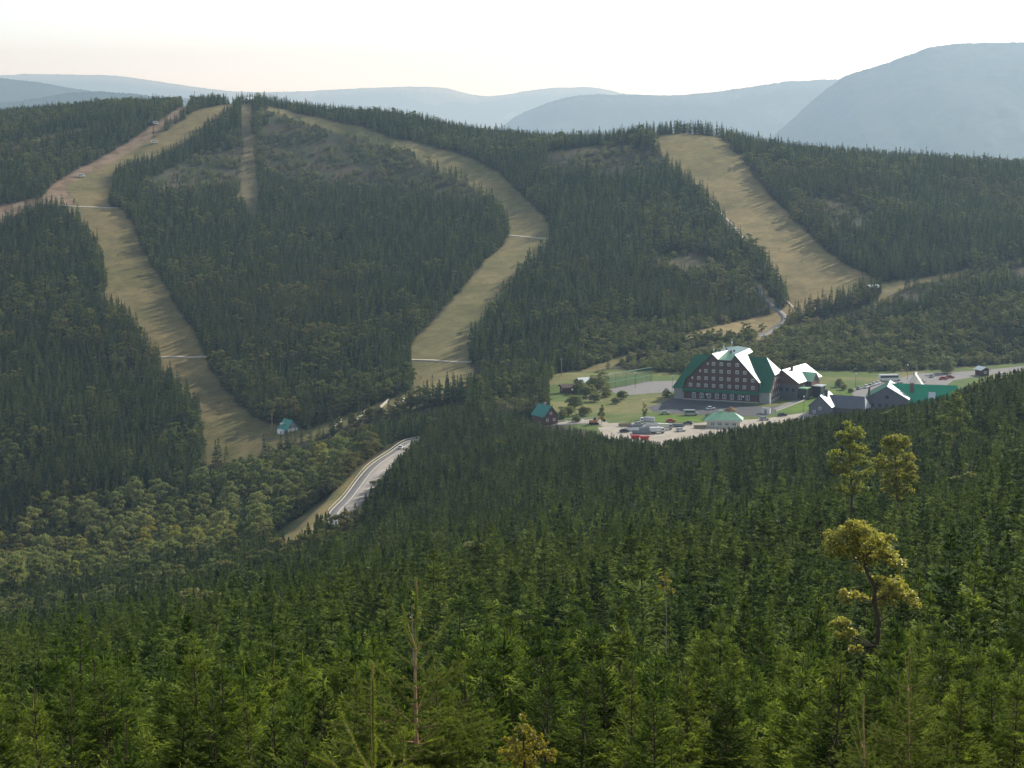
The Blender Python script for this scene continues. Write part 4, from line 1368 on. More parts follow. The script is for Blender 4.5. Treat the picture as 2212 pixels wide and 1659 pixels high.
for xs, hz_ in (((810, 950, 1090, 1240), 17.1), ((670, 810, 950, 1090, 1240, 1380), 13.7), ((540, 675, 810, 950, 1090, 1240, 1380, 1525), 10.3), ((390, 535, 675, 815, 955, 1105, 1240, 1375, 1530), 7.0)):
    for x in xs:
        window(hotel, za(x), -0.94, hz_, 1.45, 1.5)
for x, hz_ in ((692, 17.0), (553, 13.6), (412, 10.2)):
    window(hotel, za(x) + 0.25, -0.94, hz_, 0.7, 1.0)
for x in (455, 595, 735, 875, 1015, 1150, 1295, 1440):
    window(hotel, za(x), -0.94, 2.3, 1.7, 2.3)
for b_, zz_ in ((4, 3.2), (8, 3.2), (12, 3.2), (16, 3.2), (21, 3.2), (6, 6.6), (10, 6.6), (14, 6.6), (18, 6.6), (22, 6.6), (9, 9.9), (13, 9.9), (17, 9.9), (11, 12.4), (15, 12.4)):
    window(hotel, ge + 0.05, b_, zz_, 1.2, 1.3, '+x')


def hl(a, b, z=0.0):
    c, s = math.cos(HP), math.sin(HP)
    return (hx_ + a * c - b * s, hy_ + a * s + b * c, ZP + z)


# ---- the annex behind the hotel
AP = R_(-31)
ax0 = hl(ge + 3.0, 17.0)
annex = thing('hotel_annex', 'lower annex behind the hotel with glaring pale roof and two porches', 'building', ax0, AP)
AW, AL, AE, AR = 11.0, 26.0, 8.2, 13.2
MB().prism([(-AW, -2), (AW * 0.55, -2), (AW * 0.55, AE), (-1.5, AR), (-AW, AE - 1)], 'y', 0, AL).build('wall', M_WOOD_R, annex)
MB().box(-AW + 0.1, -0.06, -2, AW * 0.55 - 0.1, -0.004, AE - 1.4).build('front_shade_sheet', M_SLATE, annex)  # blue-grey sheet stands in for the shade on the front gable
MB().slab([(-1.5, -0.7, AR + 0.25), (AW * 0.55 + 0.9, -0.7, AE - 0.35), (AW * 0.55 + 0.9, AL + 0.6, AE - 0.35), (-1.5, AL + 0.6, AR + 0.25)], 0.25).build('roof', M_METAL, annex)  # pale sheet paints the sun's glare on this slope only
MB().slab([(-AW - 0.6, AL + 0.6, AE - 1.2), (-AW - 0.6, -0.7, AE - 1.2), (-1.5, -0.7, AR + 0.25), (-1.5, AL + 0.6, AR + 0.25)], 0.25).build('roof', M_ROOF, annex)
dx0 = AW * 0.55
MB().prism([(10.0, -2), (18.0, -2), (18.0, AE - 0.2), (14.0, AR - 2.2), (10.0, AE - 0.2)], 'x', dx0 - 3, dx0 + 2.6).build('cross_wing', M_WOOD_R, annex)
MB().slab([(dx0 - 5, 14.0, AR - 1.9), (dx0 + 3.2, 14.0, AR - 1.9), (dx0 + 3.2, 18.6, AE - 0.6), (dx0 - 1.0, 18.6, AE - 0.6)], 0.2).build('cross_wing_roof', M_METAL, annex)
MB().slab([(dx0 - 5, 14.0, AR - 1.9), (dx0 - 1.0, 9.4, AE - 0.6), (dx0 + 3.2, 9.4, AE - 0.6), (dx0 + 3.2, 14.0, AR - 1.9)], 0.2).build('cross_wing_roof', M_ROOF_P, annex)
MB().box(-0.3, 6.0, AR - 2.0, 0.5, 7.4, AR + 0.9).build('chimney', M_DARK, annex)
for q, (bx_, by_, bw_, bd_) in enumerate(((dx0 + 0.2, 1.0, 3.6, 4.2), (dx0 + 2.7, 11.2, 4.0, 5.4))):
    p = MB()
    for i in (0, 1):
        for j in (0, 1):
            p.box(bx_ + i * (bw_ - 0.35), by_ + j * (bd_ - 0.35), -1, bx_ + i * (bw_ - 0.35) + 0.35, by_ + j * (bd_ - 0.35) + 0.35, 5.2)
    f = p.build('porch', M_DARK, annex)
    MB().box(bx_ - 0.4, by_ - 0.4, 5.2, bx_ + bw_ + 0.4, by_ + bd_ + 0.4, 5.55).build('porch_roof', M_METAL if q else M_ROOF_P, f)
    MB().box(bx_ + 0.1, by_ + 0.1, 0.1, bx_ + bw_ - 0.15, by_ + bd_ - 0.15, 5.0).build('glazing', M_DGLASS, f)
for by_ in (7.3, 20.0, 23.2):
    for zz_ in (2.2, 5.6):
        window(annex, dx0 + 0.05, by_, zz_, 1.2, 1.4, '+x')
for x in (-8.0, -5.0, -2.0, 1.0, 4.0):
    window(annex, x, -0.11, 4.4, 1.3, 1.6, '-y', M_DARK, M_DGLASS)


# ------------------------------------------------------------------ simpler houses
def gable_house(name, label, cat, loc, rz, w, d, eave, ridge, wall, roof, over=0.5, roof2=None, group=None, sink=2.5):
    """gable front at y=0 facing -y, ridge running along +y, centred on x"""
    t = thing(name, label, cat, loc, rz, group)
    MB().prism([(-w / 2, -sink), (w / 2, -sink), (w / 2, eave), (0, ridge), (-w / 2, eave)], 'y', 0, d).build('wall', wall, t)
    s = (ridge - eave) / (w / 2)
    for sg, mt in ((1, roof), (-1, roof2 or roof)):
        e = (sg * (w / 2 + over), eave - over * s + 0.22)
        q = [(0, -over, ridge + 0.22), (e[0], -over, e[1]), (e[0], d + over, e[1]), (0, d + over, ridge + 0.22)]
        MB().slab(q if sg > 0 else q[::-1], 0.2).build('roof', mt, t)
    return t


# long restaurant: sunlit slopes and peak painted in pale sheet, cream and brighter green
rest = gable_house('restaurant', 'long grey boarded restaurant with bright green roof and pale roof peak', 'building', pxy(1915, 892), R_(-14), 18.5, 20.0, 6.2, 11.6, M_SLATE, M_METAL, roof2=M_ROOF)
MB().box(9.25, 7.0, -2.5, 29.0, 19.0, 5.0).build('wing_wall', M_SLATE, rest)
MB().slab([(6.0, 5.2, 3.6), (29.8, 5.2, 3.6), (29.8, 13.0, 11.4), (0.4, 13.0, 11.4)], 0.22).build('wing_roof', M_ROOF_L, rest)  # brighter green paints sunlight onto the slope
MB().slab([(29.8, 21.0, 3.6), (9.0, 21.0, 3.6), (3.0, 13.0, 11.4), (29.8, 13.0, 11.4)], 0.22).build('wing_roof', M_METAL, rest)
MB().prism([(6.5, 9.0), (15.5, 9.0), (11.0, 15.4)], 'y', 16.0, 23.0).build('rear_peak', M_CREAM, rest)  # cream stands in for sunlight on the rear roof
MB().box(9.4, 9.5, 7.0, 11.0, 11.0, 12.2).build('chimney', M_WOOD_R, rest)
MB().box(-8.3, 1.0, 7.0, -7.4, 1.9, 11.0).build('chimney', M_WOOD_R, rest)
MB().slab([(17.5, 7.4, 6.4), (20.5, 7.4, 6.4), (20.5, 9.4, 8.6), (17.5, 9.4, 8.6)], 0.5).build('skylight', M_METAL, rest)
for x in (-6, -3, 0, 3, 6):
    window(rest, x, -0.06, 3.2, 1.3, 1.5, '-y', M_DARK, M_DGLASS)
window(rest, 0, -0.06, 7.0, 1.6, 1.4, '-y', M_DARK, M_DGLASS)

# grey house: sunlit roof sides painted pale, shaded ones painted blue grey
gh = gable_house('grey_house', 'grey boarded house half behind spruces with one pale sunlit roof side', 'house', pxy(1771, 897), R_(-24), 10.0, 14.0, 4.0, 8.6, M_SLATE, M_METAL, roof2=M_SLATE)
MB().box(4.0, 6.0, -2.5, 18.0, 14.0, 3.6).build('wing_wall', M_SLATE, gh)
MB().slab([(4.5, 4.9, 3.0), (18.8, 4.9, 3.0), (17.2, 10.0, 7.9), (1.0, 10.0, 7.9)], 0.2).build('wing_roof', M_SLATE, gh)
MB().slab([(18.8, 4.9, 3.0), (18.8, 15.1, 3.0), (17.2, 10.0, 7.95)], 0.2).build('wing_hip', M_METAL, gh)
MB().box(0.3, 5.2, 7.0, 1.7, 6.6, 10.4).build('chimney', M_DARK, gh)
MB().box(0.1, 5.0, 10.4, 1.9, 6.8, 10.7).build('chimney_cap', M_DARK, gh)
window(gh, 0, -0.06, 3.0, 1.2, 1.3)
window(gh, -2.6, -0.06, 1.4, 1.2, 1.3)

# kiosk with pale green hipped roof
kx = pxy(1563, 921)
ks = thing('kiosk', 'low kiosk with pale green hipped roof and white fascia beside the yard', 'kiosk', kx, R_(-8))
MB().box(-7.0, -3.2, -1.5, 7.0, 3.2, 2.6).build('wall', M_CREAM, ks)
MB().box(-7.9, -4.1, 2.6, 7.9, 4.1, 3.3).build('fascia', M_WHITE, ks)
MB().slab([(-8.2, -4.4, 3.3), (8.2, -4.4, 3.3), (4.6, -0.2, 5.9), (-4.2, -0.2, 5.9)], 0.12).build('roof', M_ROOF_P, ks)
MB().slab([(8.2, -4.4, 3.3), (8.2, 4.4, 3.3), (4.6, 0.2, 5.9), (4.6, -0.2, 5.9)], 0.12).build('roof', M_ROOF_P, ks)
MB().slab([(-8.2, 4.4, 3.3), (-8.2, -4.4, 3.3), (-4.2, -0.2, 5.9), (-4.2, 0.2, 5.9)], 0.12).build('roof', M_ROOF, ks)  # darker green puts the left slope's shade into its colour
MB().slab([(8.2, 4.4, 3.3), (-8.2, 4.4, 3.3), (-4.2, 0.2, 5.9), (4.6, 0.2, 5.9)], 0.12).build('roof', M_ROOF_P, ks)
MB().box(-2.2, -0.6, 5.5, -0.6, 0.6, 6.9).build('vent_box', M_ROOF_P, ks)
for x in (-4.5, -1.5, 1.5, 4.5):
    window(ks, x, -3.26, 1.5, 1.8, 1.3)

th = thing('thatched_bar', 'small round bar with brown thatched roof behind the pale green kiosk', 'hut', pxy(1578, 898), 0.2)
m = MB()
for k in range(7):
    m.tube((1.7 * math.cos(k * .9), 1.7 * math.sin(k * .9), -0.5), (1.7 * math.cos(k * .9), 1.7 * math.sin(k * .9), 2.3), 0.13)
m.build('posts', M_WHITE, th)
MB().tube((0, 0, -0.5), (0, 0, 1.1), 1.5, 1.5, 14).build('counter', M_WHITE, th)
m = MB().tube((0, 0, 2.2), (0, 0, 2.7), 2.7, 2.5, 16).tube((0, 0, 2.7), (0, 0, 3.9), 2.5, 0.5, 16)
m.build('thatch', M_BROWN_TH, th)

# cottage with teal roof at the edge of the wood
ct = gable_house('cottage', 'brown cottage with teal green roof at the edge of the forest', 'house', pxy(1190, 915), R_(33), 7.0, 9.0, 3.4, 7.4, M_WOOD_R, M_TEAL)
window(ct, 0, -0.06, 4.4, 1.1, 1.1); window(ct, -1.8, -0.06, 1.6, 1.1, 1.2); window(ct, 1.6, -0.06, 1.6, 1.1, 1.2)
MB().box(-0.4, 4.0, 6.2, 0.4, 4.8, 8.6).build('chimney', M_STONE, ct)

# A-frame hut at the foot of the left run
ag = ground(632, 934, 900)
af = thing('hut', 'white based hut with steep teal roof at the foot of the left ski run', 'hut', (ag[0], ag[1], ag[2]), R_(36))
MB().prism([(-3.4, -3), (3.4, -3), (3.4, 1.4), (0, 5.3), (-3.4, 1.4)], 'y', 0, 7.5).build('wall', M_GREYW, af)
MB().slab([(0, -0.8, 5.6), (4.2, -0.8, 0.6), (4.2, 8.2, 0.6), (0, 8.2, 5.6)], 0.2).build('roof', M_TEAL, af)
MB().slab([(0, 8.2, 5.6), (-4.2, 8.2, 0.6), (-4.2, -0.8, 0.6), (0, -0.8, 5.6)], 0.2).build('roof', M_TEAL, af)
MB().box(-3.0, -0.12, 0.0, 3.0, -0.01, 1.8).build('white_base', M_WHITE, af)
MB().box(-3.6, 4.6, 3.2, -1.6, 6.4, 3.8).build('dormer', M_METAL, af)
MB().box(-5.6, 1.0, -2, -4.0, 5.5, 1.0).build('annex_box', M_WHITE, af)
window(af, 0, -0.18, 3.2, 1.4, 1.2)

# red brown hut and long shed by the meadow
bh = gable_house('snack_hut', 'purple brown hut with flat projecting roof on the meadow edge', 'hut', pxy(1213, 849), R_(-72), 5.0, 8.0, 3.0, 3.9, M_WOOD_R, M_WOOD, over=0.9)
window(bh, 0, -0.06, 1.5, 1.4, 1.1)
wsd = gable_house('shed', 'long shed with shining white roof beside the round bushes', 'shed', pxy(1248, 836), R_(-58), 6.5, 13.0, 2.5, 4.2, M_WOOD, M_METAL)
window(wsd, 0, -0.06, 1.3, 1.2, 1.0)
# dark booth beside the main road
bo = gable_house('booth', 'dark booth with pale roof standing beside the main road', 'booth', pxy(2128, 812), R_(25), 4.6, 5.0, 3.2, 4.3, M_WOOD, M_METAL, over=0.8)
window(bo, 0, -0.06, 1.7, 1.6, 1.2)
# lift hut at the foot of the wide run
lg = ground(1876, 632, 1100)
lh = gable_house('lift_hut', 'dark lift hut with pale roof at the foot of the wide ski run', 'hut', tuple(lg), R_(-60), 4.5, 7.0, 3.0, 4.0, M_WOOD, M_METAL, over=0.7)
window(lh, 0, -0.06, 1.6, 1.4, 1.2)
for u_, v_, lab in ((533, 215, 'small pale roofed hut on the summit ridge, among spruces'), (393, 214, 'small pale roofed hut left of the summit, where the dirt track ends')):
    gp = ground(u_, v_ + 8, 1500)
    hh2 = gable_house('summit_hut', lab, 'hut', tuple(gp), R_(-50), 4.5, 6.5, 3.2, 5.2, M_WOOD, M_METAL)
    window(hh2, 0, -0.06, 1.6, 1.2, 1.1)


# ------------------------------------------------------------------ roads, yards, paths (sheets a little above the ground, on the levelled saddle)
def flat_sheet(name, label, px, mat, lift, kerb=0.0, wob=0.0):
    P = [plane_pt(u, v) for u, v in px]
    L_ = smooth_line([(x, y, 0) for x, y in P + P[:1]], 1.5)[:-1] if wob else np.array([(x, y, 0) for x, y in P])
    m = MB()
    top = [(x, y, ZP + lift) for x, y, _ in L_]
    n = len(top)
    m.v = top + [(x, y, ZP - 0.6) for x, y, _ in L_]
    m.f = [list(range(n))] + [[i, n + i, n + (i + 1) % n, (i + 1) % n] for i in range(n)]
    o = m.build(name, mat)
    return tag(o, label, None, None, 'structure')


def ribbon(name, label, line, half, mat, lift=0.06, follow=True, side=0.0, skirt=1.2, kind='structure'):
    """strip along a line of ground points; side shifts it sideways"""
    L_ = np.array(line)
    t = np.gradient(L_[:, :2], axis=0); t = t / np.linalg.norm(t, axis=1, keepdims=True)
    nrm = np.c_[-t[:, 1], t[:, 0]]
    a = L_[:, :2] + nrm * (side + half); b = L_[:, :2] + nrm * (side - half)
    n = len(L_)
    za_, zb_ = (L_[:, 2], L_[:, 2]) if not follow else (height(a[:, 0], a[:, 1]), height(b[:, 0], b[:, 1]))
    V = np.concatenate([np.c_[a, za_ + lift], np.c_[b, zb_ + lift], np.c_[a, za_ - skirt], np.c_[b, zb_ - skirt]])
    q = []
    for i in range(n - 1):
        q += [(i, i + 1, n + i + 1, n + i), (2 * n + i, 2 * n + i + 1, i + 1, i), (n + i, n + i + 1, 3 * n + i + 1, 3 * n + i)]
    o = link(name, mesh_np(name, V, q, [mat], smooth=False))
    return tag(o, label, None, None, kind)


zr = ROAD_LOW.copy()
ribbon('road', 'pale lower road curving up out of the valley between the woods', zr, 4.6, M_ROADTOP, 0.0, False, 0, 0.8)
ribbon('road_edge_line', 'white edge line along the outer side of the lower road', zr, 0.2, M_LINE, 0.012, False, 4.25, 0.004)
ribbon('road_centre_line', 'white line along the middle of the lower road', zr, 0.14, M_LINE, 0.012, False, 1.15, 0.004)

# guard rail on the outer side of the bend
gr = thing('guard_rail', 'pale steel guard rail along the outer edge of the lower road', 'guard rail')
seg = zr[(zr[:, 1] > 745) & (zr[:, 1] < 885)]
tt_ = np.gradient(seg[:, :2], axis=0); tt_ /= np.linalg.norm(tt_, axis=1, keepdims=True)
gpt = seg[:, :2] + np.c_[-tt_[:, 1], tt_[:, 0]] * 5.0
m = MB()
for i in range(len(gpt) - 1):
    (x1, y1), (x2, y2) = gpt[i], gpt[i + 1]
    z1, z2 = seg[i, 2], seg[i + 1, 2]
    m.poly((x1, y1, z1 + 0.45), (x2, y2, z2 + 0.45), (x2, y2, z2 + 0.8), (x1, y1, z1 + 0.8))
    m.poly((x1, y1, z1 + 0.8), (x2, y2, z2 + 0.8), (x2 + .08, y2 + .05, z2 + 0.8), (x1 + .08, y1 + .05, z1 + 0.8))
m.build('rail', M_CREAM, gr)
for i in range(0, len(gpt), 2):
    MB().tube((gpt[i][0], gpt[i][1], seg[i, 2] - 0.6), (gpt[i][0], gpt[i][1], seg[i, 2] + 0.75), 0.07, n=6).build('post', M_PIPE, gr)

flat_sheet('hotel_yard', 'shaded asphalt yard in front of the hotel', [(1398, 880), (1425, 872), (1455, 858), (1480, 852), (1500, 858), (1660, 880), (1690, 874), (1700, 884), (1650, 900), (1560, 898), (1440, 892), (1410, 889)], M_ASPHALT, 0.035)
flat_sheet('sports_court', 'grey sports court behind the green net fence', [(1308, 842), (1395, 824), (1470, 822), (1470, 846), (1400, 850), (1345, 855)], M_PAVE, 0.03)
flat_sheet('gravel_lot', 'pale gravel building yard below the lawn', [(1285, 916), (1330, 914), (1400, 914), (1500, 914), (1560, 908), (1640, 905), (1720, 894), (1770, 886), (1790, 893), (1730, 908), (1660, 918), (1560, 938), (1500, 948), (1430, 966), (1360, 968), (1310, 945)], M_GRAVEL, 0.03, wob=1)
flat_sheet('path', 'pale path from the long shed down to the cottage', [(1280, 845), (1296, 843), (1262, 872), (1235, 893), (1260, 906), (1310, 912), (1310, 920), (1240, 914), (1205, 898), (1222, 874)], M_GRAVEL, 0.045, wob=1)
flat_sheet('main_road', 'grey main road and parking area right of the hotel', [(1835, 842), (1880, 832), (1930, 822), (1960, 812), (1990, 806), (2060, 804), (2120, 800), (2230, 789), (2330, 780), (2330, 788), (2230, 799), (2120, 812), (2060, 822), (2030, 842), (1940, 866), (1880, 870), (1850, 868), (1830, 880), (1800, 880), (1845, 856)], M_PAVE, 0.05)
flat_sheet('lawn', 'bright mown lawn triangle beside the hotel', [(1672, 891), (1700, 880), (1770, 856), (1795, 862), (1780, 884), (1730, 891)], M_LAWN, 0.04)
flat_sheet('lawn', 'small bright lawn by the annex porches', [(1768, 853), (1800, 842), (1812, 846), (1795, 860)], M_LAWN, 0.04)
flat_sheet('lawn', 'bright lawn strip between the annex drive and the main road', [(1820, 860), (1818, 846), (1845, 838), (1880, 840), (1845, 853), (1830, 862)], M_LAWN, 0.042)
flat_sheet('lawn', 'long green lawn in front of the hotel yard', [(1400, 905), (1430, 897), (1520, 902), (1560, 903), (1520, 911), (1440, 913), (1400, 912)], M_LAWN, 0.042)
flat_sheet('pavement', 'pale pavement ramp along the gable side of the hotel', [(1668, 884), (1690, 875), (1735, 857), (1775, 846), (1780, 849), (1735, 862), (1680, 886)], M_PAVE, 0.12)
wl_a = [plane_pt(u, v) for u, v in ((1676, 889), (1700, 880), (1735, 866), (1772, 852), (1788, 846))]
tag(ribbon('low_wall', 'low white wall along the ramp beside the hotel', smooth_line([(x, y, ZP) for x, y in wl_a], 2), 0.13, M_STONE, 0.5, False, 0, 1.2), None, 'wall')
bpy.data.objects['low_wall']['kind'] = 'thing'

# tracks crossing the runs
for lab, px, d0, hw_ in (('pale track crossing the lower left ski run', [(335, 774), (370, 773), (410, 772), (455, 770)], 950, 1.1),
                         ('pale track crossing the upper left ski run', [(140, 446), (175, 448), (225, 450), (276, 451)], 1200, 1.0),
                         ('pale track crossing the middle ski run low down', [(885, 779), (930, 781), (975, 783), (1020, 784)], 950, 1.1),
                         ('pale track crossing the middle ski run higher up', [(1100, 510), (1130, 512), (1165, 515), (1200, 518)], 1150, 1.2)):
    ribbon('path', lab, smooth_line([ground(u, v, d0) for u, v in px], 5), hw_, M_GRAVEL, 0.25, True, 0, 1.0)
ribbon('path', 'grey track climbing from the meadow to the foot of the wide run', smooth_line([ground(u, v, 1000) for u, v in [(1636, 618), (1645, 635), (1655, 650), (1672, 666), (1690, 680), (1695, 692), (1680, 706), (1660, 718), (1640, 728)]], 5), 1.9, M_PAVE, 0.12, True, 0, 1.2)
ribbon('path', 'thin worn trail along the left edge of the wide ski run', smooth_line([ground(u, v, 1100) for u, v in [(1470, 395), (1530, 435), (1575, 480), (1615, 530), (1660, 590), (1690, 640), (1712, 665)]], 5), 0.8, M_GRAVEL, 0.12, True, 0, 1.0)


# ------------------------------------------------------------------ vehicles
def wheels(t, xs, y, r, w=0.24):
    for x in xs:
        for s in (-1, 1):
            wl = MB().tube((x, s * y - w / 2, r), (x, s * y + w / 2, r), r, n=14).build('wheel', M_RUBBER, t)
            MB().tube((x, s * y - w / 2 - 0.01, r), (x, s * y + w / 2 + 0.01, r), r * 0.55, n=12).build('rim', M_SILVER, wl)


def make_car(label, mat, loc, rz, group):
    t = thing('parked_car', label, 'car', loc, rz, group)
    MB().prism([(-2.1, 0.35), (2.1, 0.35), (2.15, 0.7), (1.95, 0.92), (1.0, 1.0), (-1.9, 1.02), (-2.15, 0.8)], 'y', -0.86, 0.86).build('body', mat, t, 0.06)
    MB().prism([(-1.75, 1.0), (1.05, 1.0), (0.4, 1.46), (-1.3, 1.48)], 'y', -0.74, 0.74).build('glasshouse', M_DGLASS, t, 0.04)
    MB().prism([(0.36, 1.465), (-1.28, 1.485), (-1.2, 1.53), (0.28, 1.51)], 'y', -0.72, 0.72).build('car_roof', mat, t)
    for s in (-0.62, 0.62):
        MB().box(2.08, s - 0.18, 0.62, 2.17, s + 0.18, 0.8).build('headlight', M_WHITE, t)
    wheels(t, (-1.3, 1.35), 0.8, 0.33)
    return t


def make_van(name, label, mat, loc, rz, L=5.6, H=2.5, cat='van'):
    t = thing(name, label, cat, loc, rz)
    h = L / 2
    MB().prism([(-h, 0.4), (h, 0.4), (h + 0.05, 1.0), (h - 0.6, 1.25), (h - 1.3, H - 0.1), (h - 1.6, H), (-h, H)], 'y', -1.0, 1.0).build('body', mat, t, 0.07)
    MB().box(-h + 0.5, -1.03, H * 0.52, h - 1.5, 1.03, H * 0.82).build('side_window', M_DGLASS, t)
    MB().slab([(h - 0.58, -0.85, 1.3), (h - 0.58, 0.85, 1.3), (h - 1.24, 0.85, H - 0.18), (h - 1.24, -0.85, H - 0.18)], 0.03).build('windscreen', M_DGLASS, t)
    wheels(t, (-h + 1.0, h - 1.0), 0.9, 0.38)
    return t


make_van('van', 'silver van parked along the front of the hotel yard', M_SILVER, pxy(1492, 897), 0.05, 6.2, 2.5)
make_car('pale green car parked left of the silver van', paint('pale_green_car', (0.4, 0.5, 0.38), 0.35), pxy(1437, 895), 0.1, None)
make_car('white car parked in the hotel yard behind the kiosk', M_WHITE, pxy(1535, 885), 0.5, None)
c0 = None
for j, (u, v, mt, nm) in enumerate([(1872, 838, M_WHITE, 'white car at the left end of the parked row'), (1881, 835, M_SILVER, 'silver car second from the left in the parked row'), (1890, 832, M_WHITE, 'white car in the middle of the parked row'),
                                    (1898, 829.5, M_WHITE, 'white car beside the coach in the parked row'), (1856, 841, M_SILVER, 'silver car standing apart before the parked row')]):
    make_car(nm, mt, pxy(u, v), 1.0, 'cars parked right of the hotel')
coach = make_van('coach', 'white coach parked at the end of the car row', M_WHITE, pxy(1922, 823), 0.15, 11.0, 3.3, 'coach')
make_car('grey car on the wide main road behind the restaurant', M_SILVER, pxy(2013, 815), 1.2, None)
make_car('white car beside the dark booth', M_WHITE, pxy(2165, 812), 0.3, None)
make_car('red car parked right of the restaurant', M_RED, pxy(2038, 820), 0.1, 'red cars right of the restaurant')
make_car('dull red car parked behind the other red car', paint('dull_red', (0.3, 0.06, 0.06), 0.5), pxy(2052, 817), 0.2, 'red cars right of the restaurant')
make_car('white car driving up the lower road by the forest edge', M_WHITE, (float(ROAD_LOW[-60][0]) if len(ROAD_LOW) > 60 else 0, 0, 0), 0, None)
car_r = [o for o in COL.objects if o.get('label') == 'white car driving up the lower road by the forest edge'][0]
iw = int(np.argmin(np.abs(ROAD_LOW[:, 1] - 868) + (ROAD_LOW[:, 0] > 0) * 1e3))
dv_ = ROAD_LOW[iw + 1] - ROAD_LOW[iw]
car_r.location = (float(ROAD_LOW[iw, 0]) - 1.5, float(ROAD_LOW[iw, 1]), float(ROAD_LOW[iw, 2]) + 0.01); car_r.rotation_euler = (0, 0, math.atan2(dv_[1], dv_[0]))
for u, v, rz, lab in ((327, 266, 0.3, 'white work van halfway up the dirt track'), (336, 270, 0.9, 'white work van just below another on the dirt track'), (334, 311, 0.2, 'white work van on grass beside the dirt track'), (176, 384, 0.1, 'white work van at the lower bend of the dirt track')):
    gp = ground(u, v, 1200)
    make_van('work_van', lab, M_WHITE, (gp[0], gp[1], gp[2] + 0.3), rz, 5.4, 2.5)

for j, (u, v, rz, mt, lab) in enumerate([(1349, 934, 0.3, M_DARK, 'dark car at the left end of the gravel yard'), (1380, 919, 0.1, M_SILVER, 'silver car parked behind the tube stacks'), (1470, 932, 0.2, M_WHITE, 'white car in the gravel yard left of the kiosk'),
                                        (1486, 917, 2.9, M_DARK, 'dark car by the lawn edge left of the kiosk'), (1449, 912, 0.1, M_RED, 'small red car behind the box truck'), (1650, 908, 0.2, M_SILVER, 'silver car on the gravel right of the kiosk'),
                                        (1690, 899, 0.4, M_DARK, 'dark car on the gravel below the lawn triangle'), (1905, 842, 1.0, M_DARK, 'dark car in front of the parked row'), (1945, 832, 0.4, M_SILVER, 'silver car right of the coach'),
                                        (1990, 826, 0.4, M_WHITE, 'white car right of the dark red column'), (1800, 872, 0.8, M_SILVER, 'silver car on the drive near the lawn triangle')]):
    make_car(lab, mt, pxy(u, v), rz, None)

# ---- building yard
ex = thing('excavator', 'orange excavator at the left end of the gravel yard', 'excavator', pxy(1283, 917), 0.3)
for s in (-1, 1):
    MB().prism([(-1.7, 0.1), (-1.5, 0), (1.5, 0), (1.7, 0.1), (1.8, 0.5), (1.5, 0.9), (-1.5, 0.9), (-1.8, 0.5)], 'y', s * 1.05 - 0.28, s * 1.05 + 0.28).build('track', M_RUBBER, ex)
MB().box(-1.9, -1.1, 0.95, 1.2, 1.1, 1.9).build('body', M_ORANGE, ex, 0.08)
MB().prism([(0.0, 1.9), (1.2, 1.9), (1.0, 3.0), (0.0, 3.0)], 'y', 0.1, 1.05).build('cab', M_DGLASS, ex, 0.05)
MB().prism([(1.0, 1.7), (3.0, 3.9), (3.3, 3.7), (1.4, 1.4)], 'y', -0.7, -0.3).build('boom', M_ORANGE, ex)
MB().prism([(3.0, 3.9), (4.6, 2.2), (4.4, 2.0), (2.9, 3.5)], 'y', -0.68, -0.32).build('arm', M_ORANGE, ex)
MB().prism([(4.3, 2.3), (4.9, 2.0), (4.8, 1.2), (4.1, 1.0), (3.9, 1.5)], 'y', -0.95, -0.05).build('bucket', M_DARK, ex)


def truck(label, u, v, rz, cabmat, boxmat):
    t = thing('truck', label, 'truck', pxy(u, v), rz)
    MB().box(-3.6, -1.1, 0.7, 3.4, 1.1, 0.95).build('chassis', M_DARK, t)
    MB().prism([(1.7, 0.8), (3.6, 0.8), (3.65, 1.6), (3.3, 2.7), (1.7, 2.8)], 'y', -1.1, 1.1).build('cab', cabmat, t, 0.07)
    MB().box(2.0, -1.13, 1.75, 3.0, 1.13, 2.5).build('cab_window', M_DGLASS, t)
    MB().box(-3.7, -1.2, 1.0, 1.5, 1.2, 3.1).build('load_box', boxmat, t, 0.04)
    wheels(t, (-2.6, -1.3, 2.6), 0.95, 0.48, 0.32)
    t.scale = (0.85, 0.85, 0.85)


truck('grey box truck facing left beside the lawn edge', 1398, 914, 2.9, M_WHITE, M_SILVER)
truck('white flat truck in the middle of the gravel yard', 1437, 928, 0.05, M_SILVER, M_CREAM)
truck('white box truck at the right end of the gravel yard, by the trees', 1420, 936, 0.2, M_WHITE, M_WHITE)


def tube_stack(label, u, v, rz, n, L, mat, r=0.14):
    t = thing('pipe_stack', label, 'pipe stack', pxy(u, v), rz, 'stacked scaffold tubes in the gravel yard')
    m = MB()
    for j in range(4):
        for i in range(n - j):
            m.tube((-L / 2 + random.uniform(-.3, .3), (i - (n - j) / 2) * r * 2.1, 0.3 + r + j * r * 1.85), (L / 2 + random.uniform(-.3, .3), (i - (n - j) / 2) * r * 2.1, 0.3 + r + j * r * 1.85), r, n=6)
    m.build('pipes', mat, t)
    for x in (-L / 3, L / 3):
        MB().box(x - 0.1, -n * r * 1.2, 0, x + 0.1, n * r * 1.2, 0.29).build('bearer', M_TIMBER, t)


